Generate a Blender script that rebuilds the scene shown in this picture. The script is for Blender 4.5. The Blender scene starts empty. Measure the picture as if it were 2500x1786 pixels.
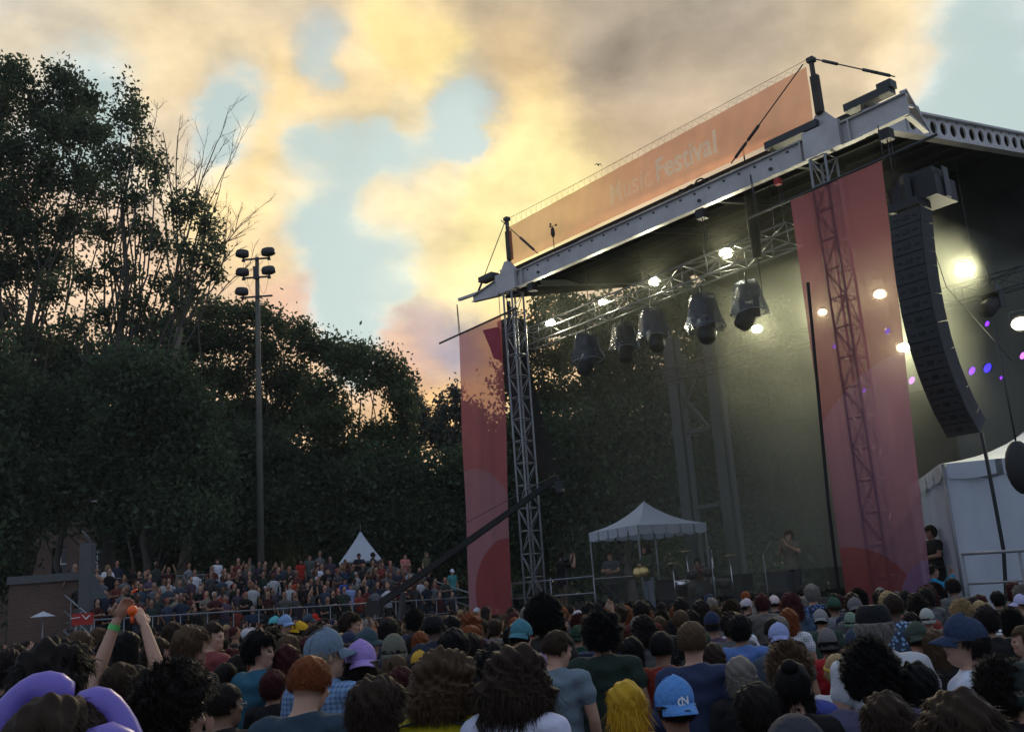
import bpy, math, random
import numpy as np
from mathutils import Vector, Matrix, noise as mnoise

R = math.radians
C = bpy.context.scene.collection
SC = bpy.context.scene
random.seed(7)
rng = np.random.default_rng(11)

# ------------------------------------------------------------------ camera
FPX, CX, CY = 2440.0, 1250.0, 893.0          # focal length and centre, in pixels of the 2500 px wide frame
PITCH, ROLL, EYE = R(13.179), R(4.128), 1.95
w_ = np.array([0, math.cos(PITCH), math.sin(PITCH)])
u_ = np.array([0, -math.sin(PITCH), math.cos(PITCH)])
r_ = np.array([1.0, 0, 0])
cs, sn = math.cos(ROLL), math.sin(ROLL)
cam_r, cam_u = cs*r_ - sn*u_, sn*r_ + cs*u_

def ray(px, py):
    d = w_ + cam_r*((px-CX)/FPX) + cam_u*(-(py-CY)/FPX)
    return d / d[1]
EYEV = np.array([0, 0, EYE])
def at(px, py, Y):
    return EYEV + ray(px, py)*Y
def proj(p):
    q = np.array(p) - EYEV
    z = q @ w_
    return CX + (q @ cam_r)/z*FPX, CY - (q @ cam_u)/z*FPX

cd = bpy.data.cameras.new('camera')
cam = bpy.data.objects.new('camera', cd); C.objects.link(cam)
cd.sensor_width = 36; cd.sensor_fit = 'HORIZONTAL'; cd.lens = 36*FPX/2500
cd.clip_start = 0.1; cd.clip_end = 3000
M = Matrix(((cam_r[0], cam_u[0], -w_[0], 0), (cam_r[1], cam_u[1], -w_[1], 0), (cam_r[2], cam_u[2], -w_[2], EYE), (0, 0, 0, 1)))
cam.matrix_world = M
SC.camera = cam
SC.view_settings.view_transform = 'Standard'; SC.view_settings.look = 'None'
SC.view_settings.exposure = 0.0; SC.view_settings.gamma = 1.0
SC.cycles.use_denoising = True
SC.cycles.max_bounces = 6; SC.cycles.diffuse_bounces = 3; SC.cycles.glossy_bounces = 2
SC.cycles.transparent_max_bounces = 12; SC.cycles.transmission_bounces = 4; SC.cycles.volume_bounces = 0
SC.cycles.sample_clamp_indirect = 4; SC.cycles.sample_clamp_direct = 0
SC.cycles.volume_step_rate = 4; SC.cycles.caustics_reflective = False; SC.cycles.caustics_refractive = False

def lin(c):
    return tuple((x/255/12.92 if x/255 <= .04045 else ((x/255+.055)/1.055)**2.4) for x in c)

# ------------------------------------------------------------------ node helper
class NT:
    def __init__(s, tree): s.t = tree; s.L = tree.links
    def n(s, typ, ins=None, **kw):
        nd = s.t.nodes.new(typ)
        for k, v in kw.items(): setattr(nd, k, v)
        for k, v in (ins or {}).items():
            if isinstance(v, bpy.types.NodeSocket): s.L.new(v, nd.inputs[k])
            else: nd.inputs[k].default_value = v
        return nd
    def m(s, op, a, b=None, c=None, clamp=False):
        nd = s.n('ShaderNodeMath', operation=op, use_clamp=clamp)
        for i, v in enumerate((a, b, c)):
            if v is None: continue
            if isinstance(v, bpy.types.NodeSocket): s.L.new(v, nd.inputs[i])
            else: nd.inputs[i].default_value = v
        return nd.outputs[0]
    def v(s, op, a, b=None, c=None, out=0, sc=None):
        nd = s.n('ShaderNodeVectorMath', operation=op)
        for i, v in enumerate((a, b, c)):
            if v is None: continue
            if isinstance(v, bpy.types.NodeSocket): s.L.new(v, nd.inputs[i])
            else: nd.inputs[i].default_value = v
        if sc is not None:
            if isinstance(sc, bpy.types.NodeSocket): s.L.new(sc, nd.inputs['Scale'])
            else: nd.inputs['Scale'].default_value = sc
        return nd.outputs[out]

# ------------------------------------------------------------------ sky: physical sky behind sunset clouds, laid out by compass direction
SUN_AZ, SUN_EL = R(3.0), R(22.0)
world = bpy.data.worlds.new('World'); SC.world = world; world.use_nodes = True
W = NT(world.node_tree); world.node_tree.nodes.clear()
def azel(px, py):
    d = ray(px, py); n = np.linalg.norm(d)
    return math.atan2(d[0], d[1]), math.asin(d[2]/n)
tc = W.n('ShaderNodeTexCoord').outputs['Generated']
sep = W.n('ShaderNodeSeparateXYZ', {0: tc}).outputs
az = W.m('ARCTAN2', sep[0], sep[1]); el = W.m('ARCSINE', sep[2])
pos = W.n('ShaderNodeCombineXYZ', {0: az, 1: el, 2: 0.0}).outputs[0]
sky_stretch = W.v('MULTIPLY', tc, (1.0, 1.0, 1.5))
nz1 = W.n('ShaderNodeTexNoise', {'Vector': sky_stretch, 'Scale': 5.5, 'Detail': 5.0, 'Roughness': .55}).outputs['Color']
nz3 = W.n('ShaderNodeTexNoise', {'Vector': sky_stretch, 'Scale': 19.0, 'Detail': 5.0, 'Roughness': .6}).outputs['Color']
warp = W.v('SUBTRACT', nz1, (.5, .5, .5))
warp3 = W.v('SUBTRACT', nz3, (.5, .5, .5))
P = W.v('ADD', pos, W.v('MULTIPLY', warp, (.060, .050, 0)))
P = W.v('ADD', P, W.v('MULTIPLY', warp3, (.050, .045, 0)))
CL = [  # px, py, cloud cover 0-1, tint, radius in px
 (0,30,.75,(202,198,184),170),(250,40,.9,(222,208,178),170),(500,40,1,(204,186,152),170),(760,30,1,(196,180,150),170),(1000,40,1,(222,197,148),150),
 (1250,60,1,(182,166,138),170),(1520,60,1,(167,154,132),200),(1780,70,1,(164,153,135),190),(2010,60,1,(190,174,146),150),(2190,80,1,(246,222,170),120),
 (2350,110,.15,(190,205,205),120),(2500,60,.6,(208,212,206),120),
 (90,130,.8,(226,210,178),100),(350,140,1,(238,216,168),130),(550,150,1,(216,197,156),110),(790,135,.28,(165,172,168),70),(880,170,.75,(232,208,160),60),(950,110,1,(248,220,146),100),
 (1090,150,1,(252,226,150),90),(1270,180,1,(222,192,142),110),(1500,220,1,(160,147,130),170),(1780,200,1,(180,163,138),160),(2030,190,1,(208,188,154),120),(2200,180,.9,(238,220,182),90),
 (2420,250,.0,(180,205,215),160),(230,240,.0,(180,200,206),110),(430,210,.95,(228,206,164),80),(590,250,.1,(190,196,190),75),(720,210,1,(246,216,156),100),
 (900,240,1,(240,214,158),90),(1150,235,.22,(140,156,162),80),(1300,300,1,(250,222,156),110),(1480,360,1,(205,180,140),130),(1700,330,1,(206,182,148),150),
 (400,330,.9,(226,206,172),100),(520,330,.05,(190,202,202),70),(640,350,1,(250,222,160),100),(820,300,1,(238,214,164),110),(1010,300,.8,(238,218,170),70),(1130,340,.1,(200,200,186),70),(950,380,.05,(190,200,190),70),(760,380,.25,(210,210,190),60),
 (1250,400,1,(252,228,164),100),(1400,430,1,(255,236,162),110),(600,470,1,(251,224,164),110),(730,440,.85,(236,216,168),80),
 (860,400,.22,(176,190,184),90),(1030,390,.2,(166,182,178),80),(770,550,.1,(190,206,196),100),(1060,460,1,(250,226,172),80),(950,500,.95,(244,224,176),90),(1250,500,1,(255,242,172),120),
 (660,600,.95,(248,218,166),90),(900,620,.25,(206,216,198),110),(1050,600,.9,(246,226,172),100),(1180,640,1,(255,238,164),110),(720,740,.9,(224,184,154),80),
 (830,720,.0,(196,210,204),80),(960,700,.25,(216,220,194),80),(1100,700,.95,(252,232,172),100),(890,820,.1,(186,204,208),70),(950,850,1,(232,190,152),60),
 (1030,800,1,(196,172,162),60),(1090,850,1,(158,156,172),75),(1010,900,1,(222,178,146),60),(1060,960,1,(252,204,136),90),(1250,900,1,(246,206,150),150),
 (450,900,.9,(240,206,166),250),(100,800,.9,(236,206,172),250),(150,1100,1,(236,190,150),300),(800,1150,1,(240,200,150),300),(1700,600,1,(214,190,150),250),
 (2300,600,.3,(190,196,190),250),(1700,1100,1,(220,190,150),350),(2400,1100,1,(190,180,165),300),
]
ssum, csum, dsum = None, None, None
BASEW = .004
for px, py, dn, col, rad in CL:
    a, e = azel(px, py); sg = rad/FPX*.80; wt = (100/rad)**2*(1.6 if dn < .3 else 1)
    d2 = W.v('DISTANCE', P, (a, e, 0), out=1)
    q = W.m('MULTIPLY', W.m('MULTIPLY', d2, d2), -1/(sg*sg))
    g = W.m('MULTIPLY', W.m('EXPONENT', q), wt)
    ssum = W.m('ADD', g, BASEW if ssum is None else ssum)
    lc = lin(col); lc = (lc[0]*1.14, lc[1]*1.13, lc[2]*1.17)
    csum = W.v('MULTIPLY_ADD', W.n('ShaderNodeCombineXYZ', {0: g, 1: g, 2: g}).outputs[0], lc, (BASEW*.27, BASEW*.31, BASEW*.45) if csum is None else csum)
    dsum = W.m('MULTIPLY_ADD', g, dn, BASEW*.55 if dsum is None else dsum)
inv = W.m('DIVIDE', 1.0, ssum)
ccol = W.v('SCALE', csum, sc=inv)
dens = W.m('MULTIPLY', dsum, inv)
nz2 = W.n('ShaderNodeTexNoise', {'Vector': sky_stretch, 'Scale': 9.0, 'Detail': 5.0, 'Roughness': .52, 'Distortion': .15}).outputs['Fac']
dens = W.m('ADD', dens, W.m('MULTIPLY', W.m('SUBTRACT', nz2, .5), .75))
cov = W.n('ShaderNodeMapRange', {0: dens, 1: .16, 2: .70, 3: 0.0, 4: 1.0}, interpolation_type='SMOOTHSTEP').outputs[0]
nz4 = W.n('ShaderNodeTexNoise', {'Vector': W.v('ADD', sky_stretch, (.012, .0, -.03)), 'Scale': 9.0, 'Detail': 5.0, 'Roughness': .52, 'Distortion': .15}).outputs['Fac']
relief = W.m('SUBTRACT', nz2, nz4)      # lit rims and shaded undersides of the billows
bump = W.m('ADD', W.m('MULTIPLY_ADD', W.m('SUBTRACT', nz2, .5), .35, 1.06), W.m('MULTIPLY', relief, .9))
nz5 = W.n('ShaderNodeTexNoise', {'Vector': sky_stretch, 'Scale': 26.0, 'Detail': 4.0, 'Roughness': .55}).outputs['Fac']
bump = W.m('ADD', bump, W.m('MULTIPLY', W.m('SUBTRACT', nz5, .5), .22))
rim = W.m('MULTIPLY', W.m('MULTIPLY', cov, W.m('SUBTRACT', 1.0, cov)), .45)      # thin cloud edges glow
ccol = W.v('SCALE', ccol, sc=W.m('ADD', bump, rim))
sky = W.n('ShaderNodeTexSky', sky_type='NISHITA', sun_disc=False, sun_elevation=SUN_EL, sun_rotation=SUN_AZ, air_density=1.0, dust_density=1.2, ozone_density=1.5)
hole = W.v('ADD', W.v('MULTIPLY', sky.outputs[0], (.008, .009, .010)), (.50, .61, .57))   # thin veil over the blue
b1 = W.n('ShaderNodeBackground', {'Color': hole, 'Strength': 1.0})
b2 = W.n('ShaderNodeBackground', {'Color': ccol, 'Strength': 1.0})
mx = W.n('ShaderNodeMixShader', {0: cov, 1: b1.outputs[0], 2: b2.outputs[0]})
W.n('ShaderNodeOutputWorld', {0: mx.outputs[0]})
world.cycles.sampling_method = 'MANUAL'; world.cycles.sample_map_resolution = 512

sl = bpy.data.lights.new('sun', 'SUN'); sl.energy = 1.25; sl.angle = R(12); sl.color = (1, .80, .52)
so = bpy.data.objects.new('sun', sl); C.objects.link(so)
sd = Vector((math.sin(SUN_AZ)*math.cos(SUN_EL), math.cos(SUN_AZ)*math.cos(SUN_EL), math.sin(SUN_EL)))
so.rotation_euler = sd.to_track_quat('Z', 'Y').to_euler(); so.location = (0, 60, 60)

# ------------------------------------------------------------------ materials
MATS = {}
def mat(name, col=(.5,.5,.5), rough=.7, metal=0.0, noise=None, bump=None, objcol=False, transl=0.0, transp=0.0, emit=None, island=0.0, spec=.5):
    """procedural principled material; noise=(scale, amount), bump=(scale, strength)"""
    if name in MATS: return MATS[name]
    m = bpy.data.materials.new(name); m.use_nodes = True; T = NT(m.node_tree); m.node_tree.nodes.clear()
    out = T.n('ShaderNodeOutputMaterial')
    if emit:
        e = T.n('ShaderNodeEmission', {0: (*emit[0], 1), 1: emit[1]}); T.L.new(e.outputs[0], out.inputs[0]); MATS[name] = m; return m
    tco = T.n('ShaderNodeTexCoord').outputs['Object']
    if objcol: base = T.n('ShaderNodeObjectInfo').outputs['Color']
    else: base = T.n('ShaderNodeRGB').outputs[0]; base.default_value = (*col, 1)
    if noise:
        nz = T.n('ShaderNodeTexNoise', {'Vector': tco, 'Scale': noise[0], 'Detail': 4.0, 'Roughness': .6}).outputs['Fac']
        f = T.m('MULTIPLY_ADD', T.m('SUBTRACT', nz, .5), noise[1]*2.4, 1.0)
        base = T.v('SCALE', base, sc=f)
    if island:
        rp = T.n('ShaderNodeNewGeometry').outputs['Random Per Island']
        f = T.m('MULTIPLY_ADD', T.m('SUBTRACT', rp, .5), island*2, 1.0)
        base = T.v('SCALE', base, sc=f)
    p = T.n('ShaderNodeBsdfPrincipled', {'Base Color': base, 'Roughness': rough, 'Metallic': metal, 'Specular IOR Level': spec})
    if bump:
        nb = T.n('ShaderNodeTexNoise', {'Vector': tco, 'Scale': bump[0], 'Detail': 3.0}).outputs['Fac']
        bp = T.n('ShaderNodeBump', {'Height': nb, 'Strength': bump[1], 'Distance': .02})
        T.L.new(bp.outputs[0], p.inputs['Normal'])
    sh = p.outputs[0]
    if transl:
        t = T.n('ShaderNodeBsdfTranslucent', {0: base}); sh = T.n('ShaderNodeMixShader', {0: transl, 1: sh, 2: t.outputs[0]}).outputs[0]
    if transp:
        t = T.n('ShaderNodeBsdfTransparent'); sh = T.n('ShaderNodeMixShader', {0: transp, 1: sh, 2: t.outputs[0]}).outputs[0]
    T.L.new(sh, out.inputs[0])
    MATS[name] = m; return m

mat('steel', (.24,.25,.28), .45, .35, noise=(3,.25))
mat('beam_paint', (.52,.50,.50), .5, .1, noise=(1.6,.35), bump=(30,.1))
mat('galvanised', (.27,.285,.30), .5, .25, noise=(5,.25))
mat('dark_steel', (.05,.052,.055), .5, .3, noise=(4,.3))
mat('black_cloth', (.018,.019,.02), .9, noise=(2,.3))
mat('black_paint', (.014,.015,.016), .55, noise=(6,.3))
mat('roof_skin', (.018,.02,.02), .7, noise=(1.3,.5))
mat('roof_pale', (.55,.58,.5), .6, noise=(2,.2), transl=.4)
mat('deck', (.03,.03,.033), .7, noise=(2,.4))
mat('white_vinyl', (.60,.66,.76), .55, noise=(1.2,.12), transl=.25, bump=(2.5,.5))
mat('bark', (.07,.06,.05), .9, noise=(4,.5), bump=(12,.8))
mat('dead_wood', (.16,.13,.10), .9, noise=(4,.3))
mat('pole_wood', (.11,.11,.09), .85, noise=(3,.3), bump=(20,.3))
mat('grass', (.045,.06,.028), .95, noise=(.8,.5), bump=(20,.6))
mat('cardboard', (.3,.25,.2), .9)
mat('glass_dark', (.01,.01,.012), .1)
mat('leaf_poplar', (.082,.112,.060), .7, island=.5, transl=.45, spec=.12)
mat('leaf_oak', (.082,.116,.056), .7, island=.5, transl=.45, spec=.12)
mat('leaf_dark', (.080,.118,.066), .8, island=.45, transl=.45, spec=.12)
mat('leaf_conifer', (.10,.115,.095), .8, island=.45, transl=.4, spec=.12)
mat('stone', (.30,.30,.28), .9, noise=(2,.2), bump=(10,.4))
mat('skin', objcol=True, rough=.55, noise=(6,.10), bump=(60,.05))
mat('hair', objcol=True, rough=.6, noise=(14,.30), transl=.16, spec=.12, island=.14)
mat('fabric', objcol=True, rough=.85, noise=(9,.16), bump=(14,.7), spec=.2)
mat('capcloth', objcol=True, rough=.85, noise=(30,.12), bump=(40,.5), spec=.2)
mat('eye', (.02,.016,.014), .2); mat('lip', (.25,.10,.09), .5)
mat('lens', emit=((1.0,.93,.62), 30.0))
mat('lens_purple', emit=((.22,.03,1.0), 2.6)); mat('lens_blue', emit=((.03,.02,1.0), 3.4)); mat('lens_pink', emit=((.65,.2,.9), 1.8))
mat('plastic_red', (.8,.09,.02), .35); mat('orange', (.95,.13,.015), .35); mat('green_band', (.1,.55,.14), .5)
mat('brass', (.55,.42,.18), .25, .9); mat('chrome', (.7,.7,.72), .2, 1.0)
mat('denim', (.08,.11,.17), .9, noise=(12,.2)); mat('white', (.8,.8,.8), .6); mat('red_board', (.42,.03,.025), .7)
mat('stone_cap', (.11,.11,.115), .9, noise=(3,.2))

def brick_mat():
    m = bpy.data.materials.new('brick'); m.use_nodes = True; T = NT(m.node_tree); m.node_tree.nodes.clear()
    tco = T.n('ShaderNodeTexCoord').outputs['Object']
    sx = T.n('ShaderNodeSeparateXYZ', {0: tco}).outputs
    u = T.m('ADD', sx[0], sx[1])
    v = T.n('ShaderNodeCombineXYZ', {0: u, 1: sx[2], 2: 0.0}).outputs[0]
    b = T.n('ShaderNodeTexBrick', {'Vector': v, 'Color1': (.13,.068,.046,1), 'Color2': (.10,.05,.038,1), 'Mortar': (.12,.10,.09,1), 'Scale': 1.0, 'Mortar Size': .012, 'Brick Width': .24, 'Row Height': .08})
    nz = T.n('ShaderNodeTexNoise', {'Vector': tco, 'Scale': .9, 'Detail': 4.0}).outputs['Fac']
    c = T.v('SCALE', b.outputs['Color'], sc=T.m('ADD', nz, .5))
    p = T.n('ShaderNodeBsdfPrincipled', {'Base Color': c, 'Roughness': .9})
    T.L.new(p.outputs[0], T.n('ShaderNodeOutputMaterial').inputs[0]); MATS['brick'] = m
brick_mat()

def banner_mat(name, base, circles, tr, tl, seam=None):
    """mesh vinyl: base colour with printed overlapping discs in the banner's own x/z metres; slightly see-through"""
    m = bpy.data.materials.new(name); m.use_nodes = True; T = NT(m.node_tree); m.node_tree.nodes.clear()
    uv = T.n('ShaderNodeUVMap').outputs[0]
    col = T.n('ShaderNodeRGB').outputs[0]; col.default_value = (*base, 1)
    for (cx, cz, r, c) in circles:
        d = T.v('DISTANCE', uv, (cx, cz, 0), out=1)
        f = T.n('ShaderNodeMapRange', {0: d, 1: r-.012, 2: r+.012, 3: 1.0, 4: 0.0}).outputs[0]
        col = T.n('ShaderNodeMix', {'Factor': f, 6: col, 7: (*c, 1)}, data_type='RGBA').outputs[2]
    nz = T.n('ShaderNodeTexNoise', {'Vector': uv, 'Scale': 1.2, 'Detail': 5.0}).outputs['Fac']
    col = T.v('SCALE', col, sc=T.m('MULTIPLY_ADD', T.m('SUBTRACT', nz, .5), .35, 1.0))
    wv = T.n('ShaderNodeTexNoise', {'Vector': T.v('MULTIPLY', uv, (9, .35, 1)), 'Scale': 1.0, 'Detail': 2.0}).outputs['Fac']
    bp = T.n('ShaderNodeBump', {'Height': wv, 'Strength': .6, 'Distance': .03})
    p = T.n('ShaderNodeBsdfPrincipled', {'Base Color': col, 'Roughness': .6, 'Specular IOR Level': .3, 'Normal': bp.outputs[0]})
    t = T.n('ShaderNodeBsdfTranslucent', {0: col}); s = T.n('ShaderNodeMixShader', {0: tl, 1: p.outputs[0], 2: t.outputs[0]}).outputs[0]
    a = T.n('ShaderNodeBsdfTransparent', {0: (1.0,.86,.80,1)}); s = T.n('ShaderNodeMixShader', {0: tr, 1: s, 2: a.outputs[0]}).outputs[0]
    T.L.new(s, T.n('ShaderNodeOutputMaterial').inputs[0]); MATS[name] = m; return m

# ------------------------------------------------------------------ object helpers
WLOC = {}
def tag(o, label=None, cat=None, group=None, kind=None):
    if label: o['label'] = label
    if cat: o['category'] = cat
    if group: o['group'] = group
    if kind: o['kind'] = kind
    return o
def thing(name, loc, label, cat, group=None):
    o = bpy.data.objects.new(name, None); C.objects.link(o); o.location = loc; o.empty_display_size = .2
    WLOC[o.name] = np.array(loc, float); return tag(o, label, cat, group)
def rotz(a):
    c, s = math.cos(a), math.sin(a); return np.array([[c,-s,0],[s,c,0],[0,0,1.0]])

def np_mesh(name, V, F, mats=('steel',), mi=None, smooth=False, uv=None):
    me = bpy.data.meshes.new(name)
    V = np.asarray(V, np.float32)
    if isinstance(F, np.ndarray) and F.ndim == 2:
        nf, k = F.shape
        me.vertices.add(len(V)); me.vertices.foreach_set('co', V.ravel())
        me.loops.add(nf*k); me.loops.foreach_set('vertex_index', F.ravel().astype(np.int32))
        me.polygons.add(nf); me.polygons.foreach_set('loop_start', np.arange(0, nf*k, k, dtype=np.int32))
        me.update(calc_edges=True)
    else:
        me.from_pydata([tuple(v) for v in V.tolist()], [], F)
    for m in mats: me.materials.append(MATS[m])
    if mi is not None: me.polygons.foreach_set('material_index', np.asarray(mi, np.int32))
    if smooth: me.polygons.foreach_set('use_smooth', np.ones(len(me.polygons), bool))
    if uv is not None:
        l = me.uv_layers.new(name='UVMap'); li = np.empty(len(me.loops), np.int32); me.loops.foreach_get('vertex_index', li)
        l.data.foreach_set('uv', np.asarray(uv, np.float32)[li].ravel())
    return me

def link(name, me, parent=None, col=None):
    o = bpy.data.objects.new(name, me); C.objects.link(o)
    if parent is not None: o.parent = parent
    WLOC[o.name] = np.zeros(3) if parent is None else WLOC.get(parent.name, np.zeros(3)).copy()
    if col is not None: o.color = (*col, 1)
    return o

class MB:
    """collects shapes; build() links them as ONE mesh object. World coordinates are turned into the parent's own."""
    def __init__(s): s.V = []; s.F = []; s.mi = []; s.sm = []; s.cur = 0; s.n = 0; s.uv = None
    def add(s, V, F, smooth=False):
        V = np.asarray(V, float).reshape(-1, 3)
        s.V.append(V); s.F += [tuple(i+s.n for i in f) for f in F]; s.mi += [s.cur]*len(F); s.sm += [smooth]*len(F); s.n += len(V)
        return s
    def slot(s, i): s.cur = i; return s
    def box(s, c, d, rot=None):
        x, y, z = np.array(d)/2
        V = np.array([[-x,-y,-z],[x,-y,-z],[x,y,-z],[-x,y,-z],[-x,-y,z],[x,-y,z],[x,y,z],[-x,y,z]])
        if rot is not None: V = V @ rot.T
        return s.add(V+np.array(c), [(0,3,2,1),(4,5,6,7),(0,1,5,4),(1,2,6,5),(2,3,7,6),(3,0,4,7)])
    def bar(s, a, b, w, h=None, up=(0,0,1)):
        a = np.array(a, float); b = np.array(b, float); h = w if h is None else h
        d = b-a; L = np.linalg.norm(d)
        if L < 1e-6: return s
        d = d/L; up = np.array(up, float)
        if abs(d @ up) > .95: up = np.array([1.0, 0, 0])
        x = np.cross(d, up); x /= np.linalg.norm(x); z = np.cross(x, d)
        return s.box((a+b)/2, (w, L, h), np.stack([x, d, z], 1))
    def tube(s, pts, r, n=6, cap=True, smooth=True):
        pts = np.asarray(pts, float); r = np.broadcast_to(np.asarray(r, float), (len(pts),))
        T = np.gradient(pts, axis=0); T /= np.maximum(np.linalg.norm(T, axis=1, keepdims=True), 1e-9)
        up = np.array([0,0,1.0]) if abs(T[0,2]) < .9 else np.array([1.0,0,0])
        V = []; x = np.cross(T[0], up); x /= np.linalg.norm(x)
        for p, t, rr in zip(pts, T, r):
            x = x - t*(x@t); x /= max(np.linalg.norm(x), 1e-9); y = np.cross(t, x)
            for k in range(n):
                a = 2*math.pi*k/n; V.append(p + rr*(math.cos(a)*x + math.sin(a)*y))
        F = []
        for i in range(len(pts)-1):
            for k in range(n):
                F.append((i*n+k, i*n+(k+1)%n, (i+1)*n+(k+1)%n, (i+1)*n+k))
        if cap: F += [tuple(range(n-1,-1,-1)), tuple((len(pts)-1)*n+k for k in range(n))]
        return s.add(V, F, smooth)
    def ell(s, c, r, rot=None, nu=12, nv=8, smooth=True):
        V = [(0,0,1)]; F = []
        for j in range(1, nv):
            th = math.pi*j/nv
            for i in range(nu):
                a = 2*math.pi*i/nu; V.append((math.sin(th)*math.cos(a), math.sin(th)*math.sin(a), math.cos(th)))
        V.append((0,0,-1)); V = np.array(V)*np.array(r)
        for i in range(nu):
            F.append((0, 1+i, 1+(i+1)%nu))
            for j in range(nv-2):
                a = 1+j*nu; F.append((a+i, a+nu+i, a+nu+(i+1)%nu, a+(i+1)%nu))
            F.append((1+(nv-2)*nu+i, len(V)-1, 1+(nv-2)*nu+(i+1)%nu))
        if rot is not None: V = V @ rot.T
        return s.add(V+np.array(c), F, smooth)
    def loft(s, rings, n=16, smooth=True, rot=None, off=(0,0,0)):
        """rings: (z, rx, ry, cx, cy)"""
        V = []; F = []
        for (z, rx, ry, cx, cy) in rings:
            for k in range(n):
                a = 2*math.pi*k/n; V.append((cx+rx*math.cos(a), cy+ry*math.sin(a), z))
        for i in range(len(rings)-1):
            for k in range(n): F.append((i*n+k, i*n+(k+1)%n, (i+1)*n+(k+1)%n, (i+1)*n+k))
        F += [tuple(range(n-1,-1,-1)), tuple((len(rings)-1)*n+k for k in range(n))]
        V = np.array(V)
        if rot is not None: V = V @ rot.T
        return s.add(V+np.array(off), F, smooth)
    def mesh(s, name, mats, origin=np.zeros(3)):
        V = np.concatenate(s.V) - origin
        me = bpy.data.meshes.new(name); me.from_pydata(V.tolist(), [], s.F)
        for m in mats: me.materials.append(MATS[m])
        me.polygons.foreach_set('material_index', s.mi); me.polygons.foreach_set('use_smooth', s.sm)
        return me
    def build(s, name, mats, parent=None, **kw):
        if isinstance(mats, str): mats = (mats,)
        org = WLOC[parent.name] if parent is not None else np.zeros(3)
        return link(name, s.mesh(name, mats, org), parent, **kw)

def truss(mb, a, b, w, h, bay, rc, rb, up=(0,0,1), n=5):
    """four-chord lattice from a to b"""
    a = np.array(a, float); b = np.array(b, float); d = b-a; L = np.linalg.norm(d); d /= L
    up = np.array(up, float)
    x = np.cross(d, up); x /= np.linalg.norm(x); z = np.cross(x, d)
    cor = [x*w/2+z*h/2, -x*w/2+z*h/2, -x*w/2-z*h/2, x*w/2-z*h/2]
    for c in cor: mb.tube([a+c, b+c], rc, n)
    nb = max(1, round(L/bay)); st = L/nb
    for i in range(nb+1):
        p = a+d*st*i
        for k in range(4): mb.tube([p+cor[k], p+cor[(k+1)%4]], rb, 4)
        if i < nb:
            q = p+d*st
            for k in range(4):
                c0, c1 = cor[k], cor[(k+1)%4]
                if (i+k) % 2: c0, c1 = c1, c0
                mb.tube([p+c0, q+c1], rb, 4)
    return mb

def cable(name, pts, r, m, label, cat='cable', sag=0.0, group=None):
    pts = [np.array(p, float) for p in pts]
    if sag and len(pts) == 2:
        a, b = pts; pts = [a+(b-a)*t - np.array([0,0,sag*4*t*(1-t)]) for t in np.linspace(0, 1, 12)]
    o = MB().tube(pts, r, 5).build(name, m); return tag(o, label, cat, group)

# ------------------------------------------------------------------ ground
me = np_mesh('ground', [(-230,-60,0),(230,-60,0),(230,330,0),(-230,330,0)], np.array([[0,1,2,3]]), ('grass',))
tag(link('ground', me), 'trampled dark grass field under the crowd', kind='structure')

# ------------------------------------------------------------------ stage frame: s runs along the front (house left to right), t runs back, z up
SO = np.array([.1395, 26.9666, 0]); SF = np.array([.64777, -.76183, 0]); SB = np.array([.76183, .64777, 0])
SROT = np.stack([SF, SB, [0,0,1]], 1)
def S(s, t, z): return SO + SF*s + SB*t + np.array([0,0,z])
def at_t(px, py, t):
    d = ray(px, py); k = ((SO-EYEV)@SB+t)/(d@SB); return EYEV + d*k
def holes_plate(mb, p0, p1, h, th, side, n, r):
    """flat plate from p0 to p1 (bottom edge), height h, with n round holes"""
    p0 = np.array(p0, float); p1 = np.array(p1, float); d = (p1-p0)/n; up = np.array([0,0,h])
    for i in range(n):
        a = p0+d*i; K = 16; V = []
        for off in (0, th):
            for k in range(K):
                t = 2*math.pi*(k+.5)/K; c, s_ = math.cos(t), math.sin(t); m = max(abs(c), abs(s_))
                V.append(a+d*(.5+.5*c/m)+up*(.5+.5*s_/m)+side*off)
            for k in range(K):
                t = 2*math.pi*(k+.5)/K; V.append(a+d*.5+up*.5+ (d/np.linalg.norm(d))*r*math.cos(t)+np.array([0,0,r*math.sin(t)])+side*off)
        F = []
        for k in range(K):
            k2 = (k+1)%K
            F.append((k, k2, K+k2, K+k)); F.append((2*K+k, 3*K+k, 3*K+k2, 2*K+k2)); F.append((K+k, K+k2, 3*K+k2, 3*K+k))
            F.append((k, 2*K+k, 2*K+k2, k2))
        mb.add(V, F)

stage = thing('stage', S(5, 4, 0), 'large open-sided concert stage with sloping grey roof beam and lattice towers', 'stage')
# deck and skirt
b = MB().box(S(5.2, 5.2, 1.28), (12.4, 10.6, .2), SROT); b.build('deck', 'deck', stage)
b = MB().box(S(5.2, -.06, .62), (12.4, .05, 1.1), SROT).box(S(-.97, 5.2, .62), (.05, 10.4, 1.1), SROT).box(S(11.37, 5.2, .62), (.05, 10.4, 1.1), SROT); b.build('skirt', 'black_cloth', stage)
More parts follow.
